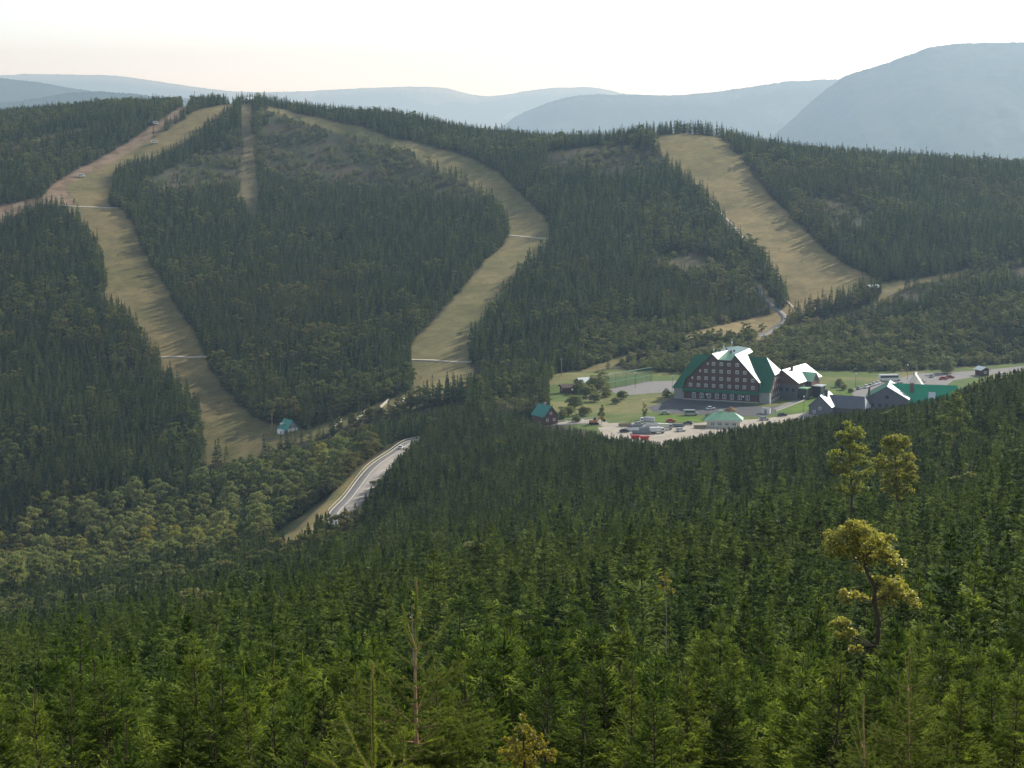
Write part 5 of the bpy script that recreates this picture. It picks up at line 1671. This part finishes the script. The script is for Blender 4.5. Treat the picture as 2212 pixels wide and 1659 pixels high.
for u, v, rz, n, L, mat, lab in ((1372, 924, 0.1, 9, 6, M_PIPE, 'grey tube stack nearest the excavator'), (1392, 929, 0.4, 8, 6, M_PIPE, 'slanting grey tube stack below the box truck'), (1350, 921, 0.2, 7, 5, M_TIMBER, 'low timber stack left of the tubes'),
                                 (1385, 937, -0.1, 10, 7, M_PIPE, 'widest grey tube stack near the red skips'), (1412, 920, 0.0, 7, 6, M_WHITE, 'pale tube stack beside the box truck'), (1460, 922, 0.05, 8, 7, M_PIPE, 'grey tube stack at the right of the yard'),
                                 (1366, 931, 0.3, 7, 5, M_WHITE, 'pale tube stack above the red skips'), (1512, 925, 0.1, 6, 5, M_TIMBER, 'timber stack beside the kiosk')):
    tube_stack(lab, u, v, rz, n, L, mat)
for u, v, lab in ((1372, 948, 'left one of two red skips at the forest edge'), (1392, 950, 'right one of two red skips at the forest edge')):
    sk = thing('skip', lab, 'skip', pxy(u, v), 0.1, 'red skips in the gravel yard')
    MB().prism([(-1.3, 0.1), (1.3, 0.1), (2.0, 1.5), (-2.0, 1.5)], 'y', -0.9, 0.9).build('tub', M_RED, sk)
    MB().box(-2.05, -0.98, 1.42, 2.05, 0.98, 1.58).build('rim', M_RED, sk)
wc = thing('container', 'white container box at the right front corner of the hotel', 'container', pxy(1655, 893), HP)
MB().box(-1.8, -1.2, 0, 1.8, 1.2, 2.3).build('box', M_WHITE, wc, 0.04)
MB().box(-1.9, -1.3, 2.3, 1.9, 1.3, 2.42).build('lid', M_GREYW, wc)
MB().box(-0.5, -1.25, 0.1, 0.5, -1.205, 2.0).build('door', M_GREYW, wc)

# ---- street lamps
lamp0 = None
for u, v, h, lab in ((1452, 846, 7, 'lamp post between the sports court and the hotel'), (1526, 872, 4, 'low globe lamp at the left of the hotel front'), (1605, 877, 4, 'low globe lamp at the right of the hotel front'), (1736, 892, 7, 'lamp post on the lawn triangle'),
                     (1848, 836, 6, 'lamp post on the lawn strip behind the annex'), (1389, 905, 8, 'tall lamp post by the box truck'), (1236, 876, 7, 'lamp post beside the path to the cottage'), (1372, 838, 7, 'lamp post beside the net fence'), (1960, 820, 7, 'lamp post at the parking area')):
    t = thing('street_lamp', lab, 'street lamp', pxy(u, v), 0.0, 'street lamps around the hotel')
    MB().tube((0, 0, -0.5), (0, 0, h), 0.09, 0.06).build('pole', M_DARK, t)
    MB().ball((0, 0, h + 0.25), 0.38).build('globe', M_WHITE, t)
    MB().tube((0, 0, -0.3), (0, 0, 0.4), 0.18, 0.14).build('base', M_DARK, t)

# ---- red information column near the main road
ic = thing('column', 'dark red advertising column with white cap beside the main road', 'column', pxy(1977, 826), 0)
MB().tube((0, 0, -0.5), (0, 0, 4.6), 1.0, 1.0, 14).build('shaft', M_WOOD_R, ic)
MB().tube((0, 0, 4.6), (0, 0, 5.2), 1.2, 0.3, 14).build('cap', M_CREAM, ic)

# ---- green net fence round the court
nf = thing('net_fence', 'tall green net fence along the back of the sports court', 'fence')
fl = [plane_pt(u, v) for u, v in ((1308, 842), (1330, 838), (1352, 834), (1374, 830), (1396, 826), (1408, 824))]
H_ = 7.0
mnet = MB()
for i in range(len(fl) - 1):
    (x1, y1), (x2, y2) = fl[i], fl[i + 1]
    L_ = math.hypot(x2 - x1, y2 - y1); n = int(L_ / 0.45)
    for k in range(n):
        t = k / n
        x, y = x1 + (x2 - x1) * t, y1 + (y2 - y1) * t
        mnet.tube((x, y, ZP), (x, y, ZP + H_), 0.035, n=3)
    for k in range(14):
        z = ZP + 0.2 + k * (H_ - 0.3) / 13
        mnet.tube((x1, y1, z), (x2, y2, z), 0.035, n=3)
mnet.build('net', M_NET, nf)
for (x, y) in fl:
    MB().tube((x, y, ZP - 0.4), (x, y, ZP + H_ + 0.1), 0.09, n=6).build('post', M_NET, nf)
for z in (3.2, H_):
    m = MB()
    for i in range(len(fl) - 1):
        m.tube((*fl[i], ZP + z), (*fl[i + 1], ZP + z), 0.1, n=5)
    m.build('rail', M_ROOF_P, nf)

# ---- white barrier mats on the slope foot
for k, (a, b) in enumerate((((724, 928), (738, 912)), ((770, 910), (788, 894)), ((820, 886), (843, 866)), ((852, 884), (880, 862)))):
    p, q = ground(*a, 900), ground(*b, 900)
    d = np.array(q) - np.array(p); L_ = math.hypot(d[0], d[1])
    t = thing('barrier', ['white slope barrier nearest the teal roofed hut', 'second white slope barrier from the teal roofed hut', 'third white slope barrier from the teal roofed hut', 'white slope barrier farthest from the teal roofed hut'][k],
              'barrier', tuple(p), math.atan2(d[1], d[0]), 'white barriers on the foot of the slope')
    s_ = d[2] / max(L_, 1)
    L_ = min(L_, 16)
    MB().poly((0, -0.15, 0.3), (L_, -0.15, 0.3 + s_ * L_), (L_, -0.15, 1.7 + s_ * L_), (0, -0.15, 1.7)).poly((0, 0.15, 0.3), (0, 0.15, 1.7), (L_, 0.15, 1.7 + s_ * L_), (L_, 0.15, 0.3 + s_ * L_)).poly((0, -0.15, 1.7), (L_, -0.15, 1.7 + s_ * L_), (L_, 0.15, 1.7 + s_ * L_), (0, 0.15, 1.7)).build('board', M_CREAM, t)
    for x in (0.1, L_ / 2, L_ - 0.1):
        MB().tube((x, 0.22, -0.6 + s_ * x), (x, 0.22, 1.8 + s_ * x), 0.07, n=6).build('post', M_TIMBER, t)

# ---- poles and lift pylons
for u, v, h, lab in ((1374, 752, 9, 'pale wooden power pole with cross arm on the slope behind the meadow'), (1213, 812, 9, 'wooden power pole at the foot of the wood above the meadow'), (588, 932, 9, 'wooden lift pole beside the teal roofed hut')):
    gp = ground(u, v, 900)
    t = thing('power_pole', lab, 'pole', tuple(gp), 0.4)
    MB().tube((0, 0, -1), (0, 0, h), 0.2, 0.13).build('mast', M_TIMBER, t)
    MB().box(-1.0, -0.09, h - 1.0, 1.0, 0.09, h - 0.8).build('cross_arm', M_TIMBER, t)
for u, v, lab in ((1501, 296, 'dark lift pylon left of the other on the skyline above the wide run'), (1532, 297, 'dark lift pylon right of the other on the skyline above the wide run')):
    gp = at(u, v, S(1168)); zz = height1(gp[0], gp[1])
    t = thing('lift_pylon', lab, 'pylon', (gp[0], gp[1], zz), 0.1, 'lift pylons on the skyline')
    MB().tube((0, 0, -1), (0, 0, 5.2), 0.28, 0.2).build('mast', M_DARK, t)
    MB().box(-2.6, -0.2, 5.0, 2.6, 0.2, 5.4).build('cross_arm', M_DARK, t)
    for s in (-2.3, 2.3):
        MB().tube((s, -0.9, 5.6), (s, 0.9, 5.6), 0.3, n=8).build('sheave', M_DARK, t)


# ---- two walkers on the drive (one skinned body each)
def person(label, loc, rz, top, stride):
    t = thing('person', label, 'person', loc, rz, 'walkers on the drive')
    bm_v = [(0, 0, 0.95), (0, 0, 1.2), (0, 0, 1.42), (0, 0, 1.52), (0, 0.02, 1.66), (0, 0.03, 1.76),
            (0.18, 0, 1.40), (0.24, 0.10 * stride, 1.14), (0.25, 0.22 * stride, 0.90), (-0.18, 0, 1.40), (-0.24, -0.10 * stride, 1.14), (-0.25, -0.06 * stride, 0.88),
            (0.10, 0, 0.90), (0.11, 0.14 * -stride, 0.50), (0.11, -0.26 * stride, 0.08), (0.11, -0.14 * stride, 0.03), (-0.10, 0, 0.90), (-0.11, 0.16 * stride, 0.50), (-0.11, 0.20 * stride, 0.08), (-0.11, 0.34 * stride, 0.03)]
    ed = [(0, 1), (1, 2), (2, 3), (3, 4), (4, 5), (2, 6), (6, 7), (7, 8), (2, 9), (9, 10), (10, 11), (0, 12), (12, 13), (13, 14), (14, 15), (0, 16), (16, 17), (17, 18), (18, 19)]
    rad = [.15, .15, .15, .055, .10, .07, .07, .05, .035, .07, .05, .035, .09, .065, .05, .04, .09, .065, .05, .04]
    me = bpy.data.meshes.new('body'); me.from_pydata(bm_v, ed, []); me.materials.append(M_CLOTH)
    o = link('body', me, t)
    md = o.modifiers.new('skin', 'SKIN')
    for i, sv in enumerate(me.skin_vertices[0].data if me.skin_vertices else []):
        sv.radius = (rad[i], rad[i] * 0.8); sv.use_root = i == 0
    o.modifiers.new('round', 'SUBSURF').levels = 1
    MB().ball((0, 0.03, 1.69), 0.105, 1.15).build('head', M_SKIN, t)
    MB().ball((0, 0.0, 1.73), 0.115, 0.95).build('hair', M_DARK, t)
    MB().prism([(-0.20, 0.92), (0.20, 0.92), (0.23, 1.40), (0.1, 1.5), (-0.1, 1.5), (-0.23, 1.40)], 'y', -0.14, 0.14).build('jacket', top, t, 0.05)


person('walker in dark clothes, the left one of two on the drive', pxy(1838, 862), 0.4, M_CLOTH, 1)
person('walker in dark blue jacket, the right one of two on the drive', pxy(1843, 863), 0.5, paint('blue_jacket', (0.03, 0.05, 0.14), 0.9), -1)


# ------------------------------------------------------------------ particular trees of the foreground
def whorled(seed, H, whorls, bare=1.0, nl=0.030, step=0.0024, wid=0.0036, trunk_top=0.008, trunk_k=0.014, droop=0.0):
    """a spruce top built whorl by whorl: (distance below the tip, branches, length, elevation in degrees, side shoots per metre)"""
    rng = np.random.default_rng(seed)
    SBs, STs, RB, RT, RR0 = [], [], [], [], []
    for dz, nb, L, el, dens in whorls:
        z = H - dz
        p0 = rng.uniform(0, 6.28)
        for k in range(nb):
            ph = p0 + k * 6.283 / nb + rng.normal(0, 0.22)
            e = R_(el + rng.normal(0, 5)); l = L * rng.uniform(0.78, 1.12)
            d = np.array([math.cos(ph) * math.cos(e), math.sin(ph) * math.cos(e), math.sin(e)])
            b = np.array([0, 0, z + rng.normal(0, 0.015)]); mid = b + d * l * 0.55; t = b + d * l + np.array([0, 0, (0.10 if el > 0 else 0.02) * l - droop * l])
            SBs += [b + (mid - b) * 0.15, mid]; STs += [mid, t]; RB += [b, mid]; RT += [mid, t]; RR0 += [0.004 + 0.005 * l, 0.003 + 0.002 * l]
            n = int(l * dens)
            side = np.cross(d, [0, 0, 1]); side /= np.linalg.norm(side)
            for q in range(n):
                tt = 0.22 + 0.74 * (q + rng.random() * 0.5) / max(n, 1)
                sg = 1 if q % 2 else -1
                base = b + (t - b) * tt
                sl = l * (0.42 * (1 - tt) ** 0.8 + 0.10) * rng.uniform(0.75, 1.2)
                sd = d * 0.62 + side * sg * 0.75 + np.array([0, 0, rng.normal(0.0, 0.15)])
                sd /= np.linalg.norm(sd)
                end = base + sd * sl
                SBs.append(base); STs.append(end); RB.append(base); RT.append(end); RR0.append(0.0035)
                if sl > 0.16:
                    for r in range(int(sl / 0.075)):
                        t2 = 0.3 + 0.65 * r / max(1, int(sl / 0.075))
                        s2 = np.cross(sd, [0, 0, 1]) * (1 if r % 2 else -1)
                        d2 = sd * 0.65 + s2 * 0.7 + rng.normal(0, 0.1, 3)
                        b2 = base + (end - base) * t2
                        SBs.append(b2); STs.append(b2 + d2 / np.linalg.norm(d2) * sl * (0.5 * (1 - t2) + 0.12))
    SBs.append(np.array([0, 0, H - whorls[0][0] * bare])); STs.append(np.array([0, 0, H]))
    V, Fc, tt = needles(np.array(SBs), np.array(STs), rng, nl, step, wid)
    Vk, Fk = kites(np.array(SBs), np.array(STs), 0.014 + 0.0 * np.arange(len(SBs)), rng, 0.4, 2.0, 0.5)
    Fc = np.concatenate([Fc, Fk + len(V)]); V = np.concatenate([V, Vk])
    tip = np.r_[np.clip(0.15 + 0.5 * tt, 0, 1) * 0.6, np.full(len(Vk), 0.1)]
    zs = np.r_[np.linspace(-0.4, H - 1.0, 5), np.linspace(H - 0.8, H, 6)]
    wob = np.c_[np.sin(zs * 2.1 + seed) * 0.02, np.cos(zs * 1.7) * 0.02, zs]
    wob[-1, :2] = 0; wob[-3:, :2] *= 0.5
    r = np.maximum(trunk_k * (H - zs), trunk_top)
    tr = rods(wob[:-1], wob[1:], r[:-1], r[1:], 8)
    tr2 = rods(np.array(RB), np.array(RT), np.array(RR0), np.array(RR0) * 0.6, 4)
    tv, tf = join([tr, tr2])
    return mesh_np('crown', V, Fc, [M_NEEDLE_N], attrs={'tip': ('POINT', 'FLOAT', tip)}), mesh_np('trunk', tv, tf, [M_BARK_R])


M_NEEDLE_N = leaf_mat('near_needles', (0.085, 0.13, 0.03), (0.11, 0.155, 0.036), (0.125, 0.17, 0.042), (0.12, 0.13, 0.03), trans=0.45, rough=0.6, spec=0.15)
M_NEEDLE_Y = leaf_mat('fresh_needles', (0.12, 0.17, 0.03), (0.14, 0.19, 0.035), (0.16, 0.2, 0.04), (0.2, 0.2, 0.05), trans=0.5, rough=0.6, spec=0.15)
M_BARK_R = paint('young_spruce_bark', (0.46, 0.28, 0.14), 0.85, var=0.35, scale=14)

LOW = [(1.85 + 0.17 * k, 6, 0.85 + 0.10 * k, 14 - 2 * k, 20) for k in range(14)]
x, y, z, H = HERO['leader']
cr, tr = whorled(5, H, [(0.70, 3, 0.62, 42, 0), (0.86, 3, 0.30, 30, 3), (1.08, 3, 0.34, 26, 8), (1.28, 4, 0.62, 40, 9), (1.45, 5, 0.75, 22, 13), (1.62, 5, 0.85, 20, 15), (1.76, 5, 0.9, 14, 15)] + LOW, bare=0.9)
t = thing('spruce_tree', 'tall bare brown spruce leader standing above all near trees', 'spruce tree', (x, y, z), 1.1)
link('crown', cr, t); link('trunk', tr, t)
for key, lab, sd, rz in (('leader_r', 'near spruce with long pale leader below the golden tree, right one', 9, 0.4), ('leader_m', 'near spruce with pale leader below the golden tree, left one', 12, 2.0)):
    x, y, z, H = HERO[key]
    cr, tr = whorled(sd, H, [(0.55, 3, 0.40, 45, 2), (0.72, 4, 0.30, 35, 8), (0.95, 5, 0.48, 38, 12), (1.12, 5, 0.5, 28, 15), (1.3, 5, 0.62, 24, 16), (1.5, 6, 0.7, 20, 16), (1.7, 6, 0.8, 15, 16)] + LOW, bare=0.9)
    t = thing('spruce_tree', lab, 'spruce tree', (x, y, z), rz)
    link('crown', cr, t); link('trunk', tr, t)
# the fresh green shoots closest to the viewer
x, y, z, H = HERO['fuzzy']
cr, tr = whorled(21, H, [(0.50, 2, 0.16, 70, 0), (0.56, 4, 0.42, 22, 5), (0.66, 5, 0.50, 14, 8), (0.80, 6, 0.55, 10, 14), (1.0, 6, 0.6, 8, 16), (1.25, 6, 0.7, 4, 16), (1.5, 6, 0.8, 0, 16)], bare=1.0, nl=0.024, step=0.0009, wid=0.0024, trunk_top=0.0045, trunk_k=0.006)
cr.materials.clear(); cr.materials.append(M_NEEDLE_Y)
t = thing('spruce_tree', 'closest young spruce with thick fresh green needle shoots', 'spruce tree', (x, y, z), 2.55)
link('crown', cr, t); link('trunk', tr, t)


def lobed_tree(key, lobes, D, n, size, leafm, name, label, cat, trunk, tr_r, seed, squash=0.95, bark=None):
    """crown from lobes given as (u, v, radius) on the photo grid and turned into metres at the tree's own distance"""
    x0, y0, z0, H = HERO[key]
    rng = np.random.default_rng(seed)
    k = D / F
    C = np.array([[at(u, v, D)[0] - x0, rng.normal(0, 0.45) * r * k * 1.3, at(u, v, D)[2] - z0] for u, v, r in lobes])
    Rl = np.array([r * k for _, _, r in lobes])
    C2_ = np.repeat(C, 5, 0) + unit(rng.normal(size=(len(C) * 5, 3))) * np.repeat(Rl, 5)[:, None] * 0.85
    V, Fc, tip = leaf_cloud(rng, np.concatenate([C, C2_]), np.concatenate([Rl * 0.85, np.repeat(Rl, 5) * rng.uniform(0.25, 0.55, len(C2_))]), n, size, squash, 0.15)
    tp = np.array([[at(u, v, D)[0] - x0, 0.0, at(u, v, D)[2] - z0] for u, v in trunk])
    tp = np.vstack([[tp[0][0], 0, -0.4], tp])
    rr = np.linspace(tr_r, tr_r * 0.35, len(tp))
    parts = [rods(tp[:-1], tp[1:], rr[:-1], rr[1:], 8)]
    j = [int(np.argmin(np.linalg.norm(tp - (c - [0, 0, r]), axis=1))) for c, r in zip(C, Rl)]
    parts.append(rods(tp[j], C, tr_r * 0.2, tr_r * 0.06, 5))
    e = np.repeat(C, 5, 0) + unit(rng.normal(size=(len(C) * 5, 3))) * np.repeat(Rl, 5)[:, None] * 0.85
    parts.append(rods(np.repeat(tp[j] + (C - tp[j]) * 0.7, 5, 0), e, tr_r * 0.09, tr_r * 0.03, 3))
    tv, tf = join(parts)
    t = thing(name, label, cat, (x0, y0, z0), 0)
    link('crown', mesh_np('crown', V, Fc, [leafm], attrs={'tip': ('POINT', 'FLOAT', tip)}), t)
    link('trunk', mesh_np('trunk', tv, tf, [bark or M_BARK]), t)
    return t


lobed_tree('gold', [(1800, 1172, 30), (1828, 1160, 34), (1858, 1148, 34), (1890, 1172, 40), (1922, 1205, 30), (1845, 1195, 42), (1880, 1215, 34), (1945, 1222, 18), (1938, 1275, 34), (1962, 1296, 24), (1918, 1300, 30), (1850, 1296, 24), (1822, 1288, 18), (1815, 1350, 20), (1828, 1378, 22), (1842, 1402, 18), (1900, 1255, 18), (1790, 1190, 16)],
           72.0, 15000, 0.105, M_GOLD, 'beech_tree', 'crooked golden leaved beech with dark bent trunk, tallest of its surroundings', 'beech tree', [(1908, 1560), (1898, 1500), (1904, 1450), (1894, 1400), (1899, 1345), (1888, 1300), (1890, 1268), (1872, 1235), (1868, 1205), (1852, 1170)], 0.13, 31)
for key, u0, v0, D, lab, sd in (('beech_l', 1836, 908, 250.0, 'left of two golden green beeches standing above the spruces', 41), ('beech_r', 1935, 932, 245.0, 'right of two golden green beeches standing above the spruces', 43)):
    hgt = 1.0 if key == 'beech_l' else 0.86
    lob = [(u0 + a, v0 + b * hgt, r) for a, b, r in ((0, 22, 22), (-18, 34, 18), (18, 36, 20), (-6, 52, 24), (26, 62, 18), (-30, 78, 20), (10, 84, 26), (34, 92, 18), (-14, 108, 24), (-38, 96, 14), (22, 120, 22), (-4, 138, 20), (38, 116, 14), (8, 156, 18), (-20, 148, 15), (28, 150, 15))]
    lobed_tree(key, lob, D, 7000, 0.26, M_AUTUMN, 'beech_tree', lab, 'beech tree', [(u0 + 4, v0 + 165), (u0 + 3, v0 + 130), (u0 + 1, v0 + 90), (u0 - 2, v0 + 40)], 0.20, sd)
lob = [(2060 + a, 838 + b, r) for a, b, r in ((0, 16, 14), (14, 30, 16), (-14, 36, 14), (2, 50, 18), (24, 62, 15), (-24, 66, 16), (6, 82, 20), (-34, 90, 13), (26, 96, 14), (-10, 106, 16))]
lobed_tree('beech_far', lob, 330.0, 2600, 0.30, M_LEAF, 'beech_tree', 'thin crowned greyish beech on the forest crest near the restaurant', 'beech tree', [(2062, 980), (2061, 930), (2060, 880), (2060, 850)], 0.12, 47)
lob = [(1130 + a, 1535 + b, r) for a, b, r in ((0, 14, 12), (-6, 38, 16), (14, 52, 22), (-22, 66, 22), (34, 70, 22), (0, 92, 34), (-36, 100, 24), (44, 104, 26), (10, 130, 36), (-24, 140, 30))]
lobed_tree('birch_low', lob, 26.0, 3400, 0.034, M_GOLD2, 'birch_tree', 'small birch with glittering yellow leaves at the bottom edge', 'birch tree', [(1135, 1700), (1132, 1640), (1130, 1590), (1130, 1545)], 0.02, 53, 1.0)
lob = [(1438 + a, 1232 + b, r) for a, b, r in ((2, 10, 7), (-8, 22, 8), (8, 26, 8), (-16, 36, 8), (0, 40, 10), (14, 44, 7))]
lobed_tree('snag', lob, 100.0, 260, 0.11, M_GOLD2, 'birch_tree', 'thin pale birch top with few leaves among the dark spruces', 'birch tree', [(1440, 1330), (1438, 1290), (1436, 1260), (1438, 1236)], 0.022, 59, bark=M_BARK_PALE)
lob = [(890 + a, 1305 + b, r) for a, b, r in ((4, 6, 7), (-10, 18, 9), (12, 22, 9), (0, 36, 10), (-16, 40, 8))]
lobed_tree('snag2', lob, 90.0, 60, 0.10, M_GOLD2, 'birch_tree', 'nearly leafless pale forked birch left of the bare leader', 'birch tree', [(892, 1400), (891, 1360), (890, 1330), (889, 1310)], 0.035, 61, bark=M_BARK_PALE)

# ---- round willow bushes and small trees on the meadow
WBM = []
for i, (h, r) in enumerate([(4.6, 3.2), (3.6, 2.8), (5.2, 2.9)]):
    (cv1, cf1, tip1), (tv1, tf1) = broadleaf(640 + i, h, r, 0.15, 2600, 0.34, 12, squash=0.85, shell=0.6)
    WBM.append((mesh_np('crown', cv1, cf1, [M_WILLOW], attrs={'tip': ('POINT', 'FLOAT', tip1)}), mesh_np('trunk', tv1, tf1, [M_BARK])))
BUSH = [(1241, 882, 1.05, 'round grey green willow bush beside the path to the cottage'), (1268, 858, 1.3, 'wide willow bush right of the path, below the long shed'), (1252, 851, 1.0, 'willow bush just below the long white roofed shed'),
        (1290, 846, 1.35, 'dark willow bush right of the long shed'), (1284, 868, 0.9, 'small willow bush in the middle of the meadow'), (1300, 836, 1.2, 'willow bush at the left end of the net fence'),
        (1228, 897, 0.7, 'low bush between the path and the cottage'), (1262, 898, 0.9, 'dark bush behind the excavator'), (1310, 858, 0.8, 'low bush left of the sports court'), (1345, 862, 0.7, 'brownish low bush on the meadow below the court'),
        (1330, 872, 0.6, 'smallest low bush on the open meadow'), (1215, 905, 0.6, 'low bush right of the cottage'), (1530, 906, 0.45, 'clipped bush at the end of the long lawn'), (1246, 912, 0.6, 'dark bush on the grass left of the excavator'),
        (1440, 858, 0.6, 'low bush at the left wall of the hotel'), (1822, 842, 0.5, 'small bush by the annex porch'), (1838, 848, 0.45, 'small dark bush on the bright lawn strip'), (1812, 836, 0.6, 'bush at the far end of the annex'),
        (1170, 840, 1.0, 'bush on the slope foot left of the brown hut'), (1150, 850, 0.9, 'bush on the slope foot farther left of the brown hut'), (2045, 806, 1.3, 'dark green bush beside the main road right of the column')]
for j, (u, v, s, lab) in enumerate(BUSH):
    p = pxy(u, v); zz = height1(p[0], p[1])
    if abs(zz - ZP) > 0.5:
        p = ground(u, v, 850); zz = p[2]
    t = thing('willow_bush', lab, 'bush', (p[0], p[1], zz - 0.1), j * 1.3, 'willow bushes on the meadow', (s * 1.55, s * 1.55, s * 1.35))
    link('crown', WBM[j % 3][0], t); link('trunk', WBM[j % 3][1], t)
for j, (u, v, s, lab) in enumerate([(1393, 905, 0.62, 'slim thin crowned tree beside the tall lamp in front of the lawn'), (1300, 915, 0.85, 'leafy dark tree right of the excavator'), (1192, 822, 0.55, 'narrow dark tree left of the brown hut')]):
    p = pxy(u, v)
    t = thing('broadleaf_tree', lab, 'broadleaf tree', (p[0], p[1], height1(p[0], p[1]) - 0.1), j, None, (s * 0.6, s * 0.6, s))
    link('crown', BL1[j][0], t); link('trunk', BL1[j][1], t)


# ------------------------------------------------------------------ daylight, haze, render settings
SUN_AZ, SUN_EL = R_(44), R_(30)
sd_ = Vector((math.sin(SUN_AZ) * math.cos(SUN_EL), math.cos(SUN_AZ) * math.cos(SUN_EL), math.sin(SUN_EL)))
sun = bpy.data.lights.new('sun', 'SUN')
sun.energy = 5.0
sun.angle = R_(0.5)
sun.color = (1.0, 0.95, 0.86)
so = bpy.data.objects.new('sun', sun)
COL.objects.link(so)
so.rotation_euler = (-sd_).to_track_quat('-Z', 'Y').to_euler()
w = bpy.data.worlds.new('World')
scene.world = w
w.use_nodes = True
wt = w.node_tree
bg = wt.nodes['Background']
sky = wt.nodes.new('ShaderNodeTexSky')
sky.sky_type = 'NISHITA'
sky.sun_disc = False
sky.sun_elevation = SUN_EL
sky.sun_rotation = SUN_AZ
sky.altitude = 3000
sky.dust_density = 1.0
sky.air_density = 1.0
tintn = wt.nodes.new('ShaderNodeMix')
tintn.data_type = 'RGBA'; tintn.blend_type = 'MULTIPLY'
tintn.inputs[0].default_value = 1.0
tintn.inputs[7].default_value = (1.20, 1.33, 1.44, 1)
hsv = wt.nodes.new('ShaderNodeHueSaturation')
hsv.inputs['Saturation'].default_value = 0.35
wt.links.new(sky.outputs[0], hsv.inputs['Color'])
wt.links.new(hsv.outputs[0], tintn.inputs[6])
wt.links.new(tintn.outputs[2], bg.inputs[0])
bg.inputs[1].default_value = 0.14

w.cycles.sampling_method = 'NONE'          # a smooth sky: found by the bounced rays

# the blue haze of a warm autumn day: a body of thin air that scatters the sun
hm, hnt, hout = new_mat('haze')
hm.cycles.volume_sampling = 'DISTANCE'
hm.cycles.homogeneous_volume = True
vs = hnt.nodes.new('ShaderNodeVolumeScatter')
vs.inputs['Color'].default_value = (0.53, 0.76, 1.0, 1)
vs.inputs['Density'].default_value = HAZE
vs.inputs['Anisotropy'].default_value = 0.45
hnt.links.new(vs.outputs[0], hout.inputs['Volume'])
hb = np.array([(x, y, z) for z in (-1000, 640) for y in (-2500, 33000) for x in (-18000, 18000)], float)
hq = np.array([(0, 2, 3, 1), (4, 5, 7, 6), (0, 1, 5, 4), (2, 6, 7, 3), (0, 4, 6, 2), (1, 3, 7, 5)])
tag(link('haze', mesh_np('haze', hb, hq, [hm])), 'thin blue autumn haze lying over the valley', None, None, 'stuff')

scene.view_settings.view_transform = 'Standard'
scene.view_settings.look = 'None'
scene.view_settings.exposure = 0
scene.render.engine = 'CYCLES'
cy_ = scene.cycles
cy_.max_bounces = 5
cy_.diffuse_bounces = 2
cy_.glossy_bounces = 2
cy_.transmission_bounces = 3
cy_.transparent_max_bounces = 6
cy_.volume_bounces = 0
cy_.use_denoising = True
try:
    cy_.denoiser = 'OPENIMAGEDENOISE'
    cy_.denoising_input_passes = 'RGB_ALBEDO_NORMAL'
    cy_.denoising_prefilter = 'ACCURATE'
except Exception as e:
    print('denoise', e)
cy_.sample_clamp_indirect = 4
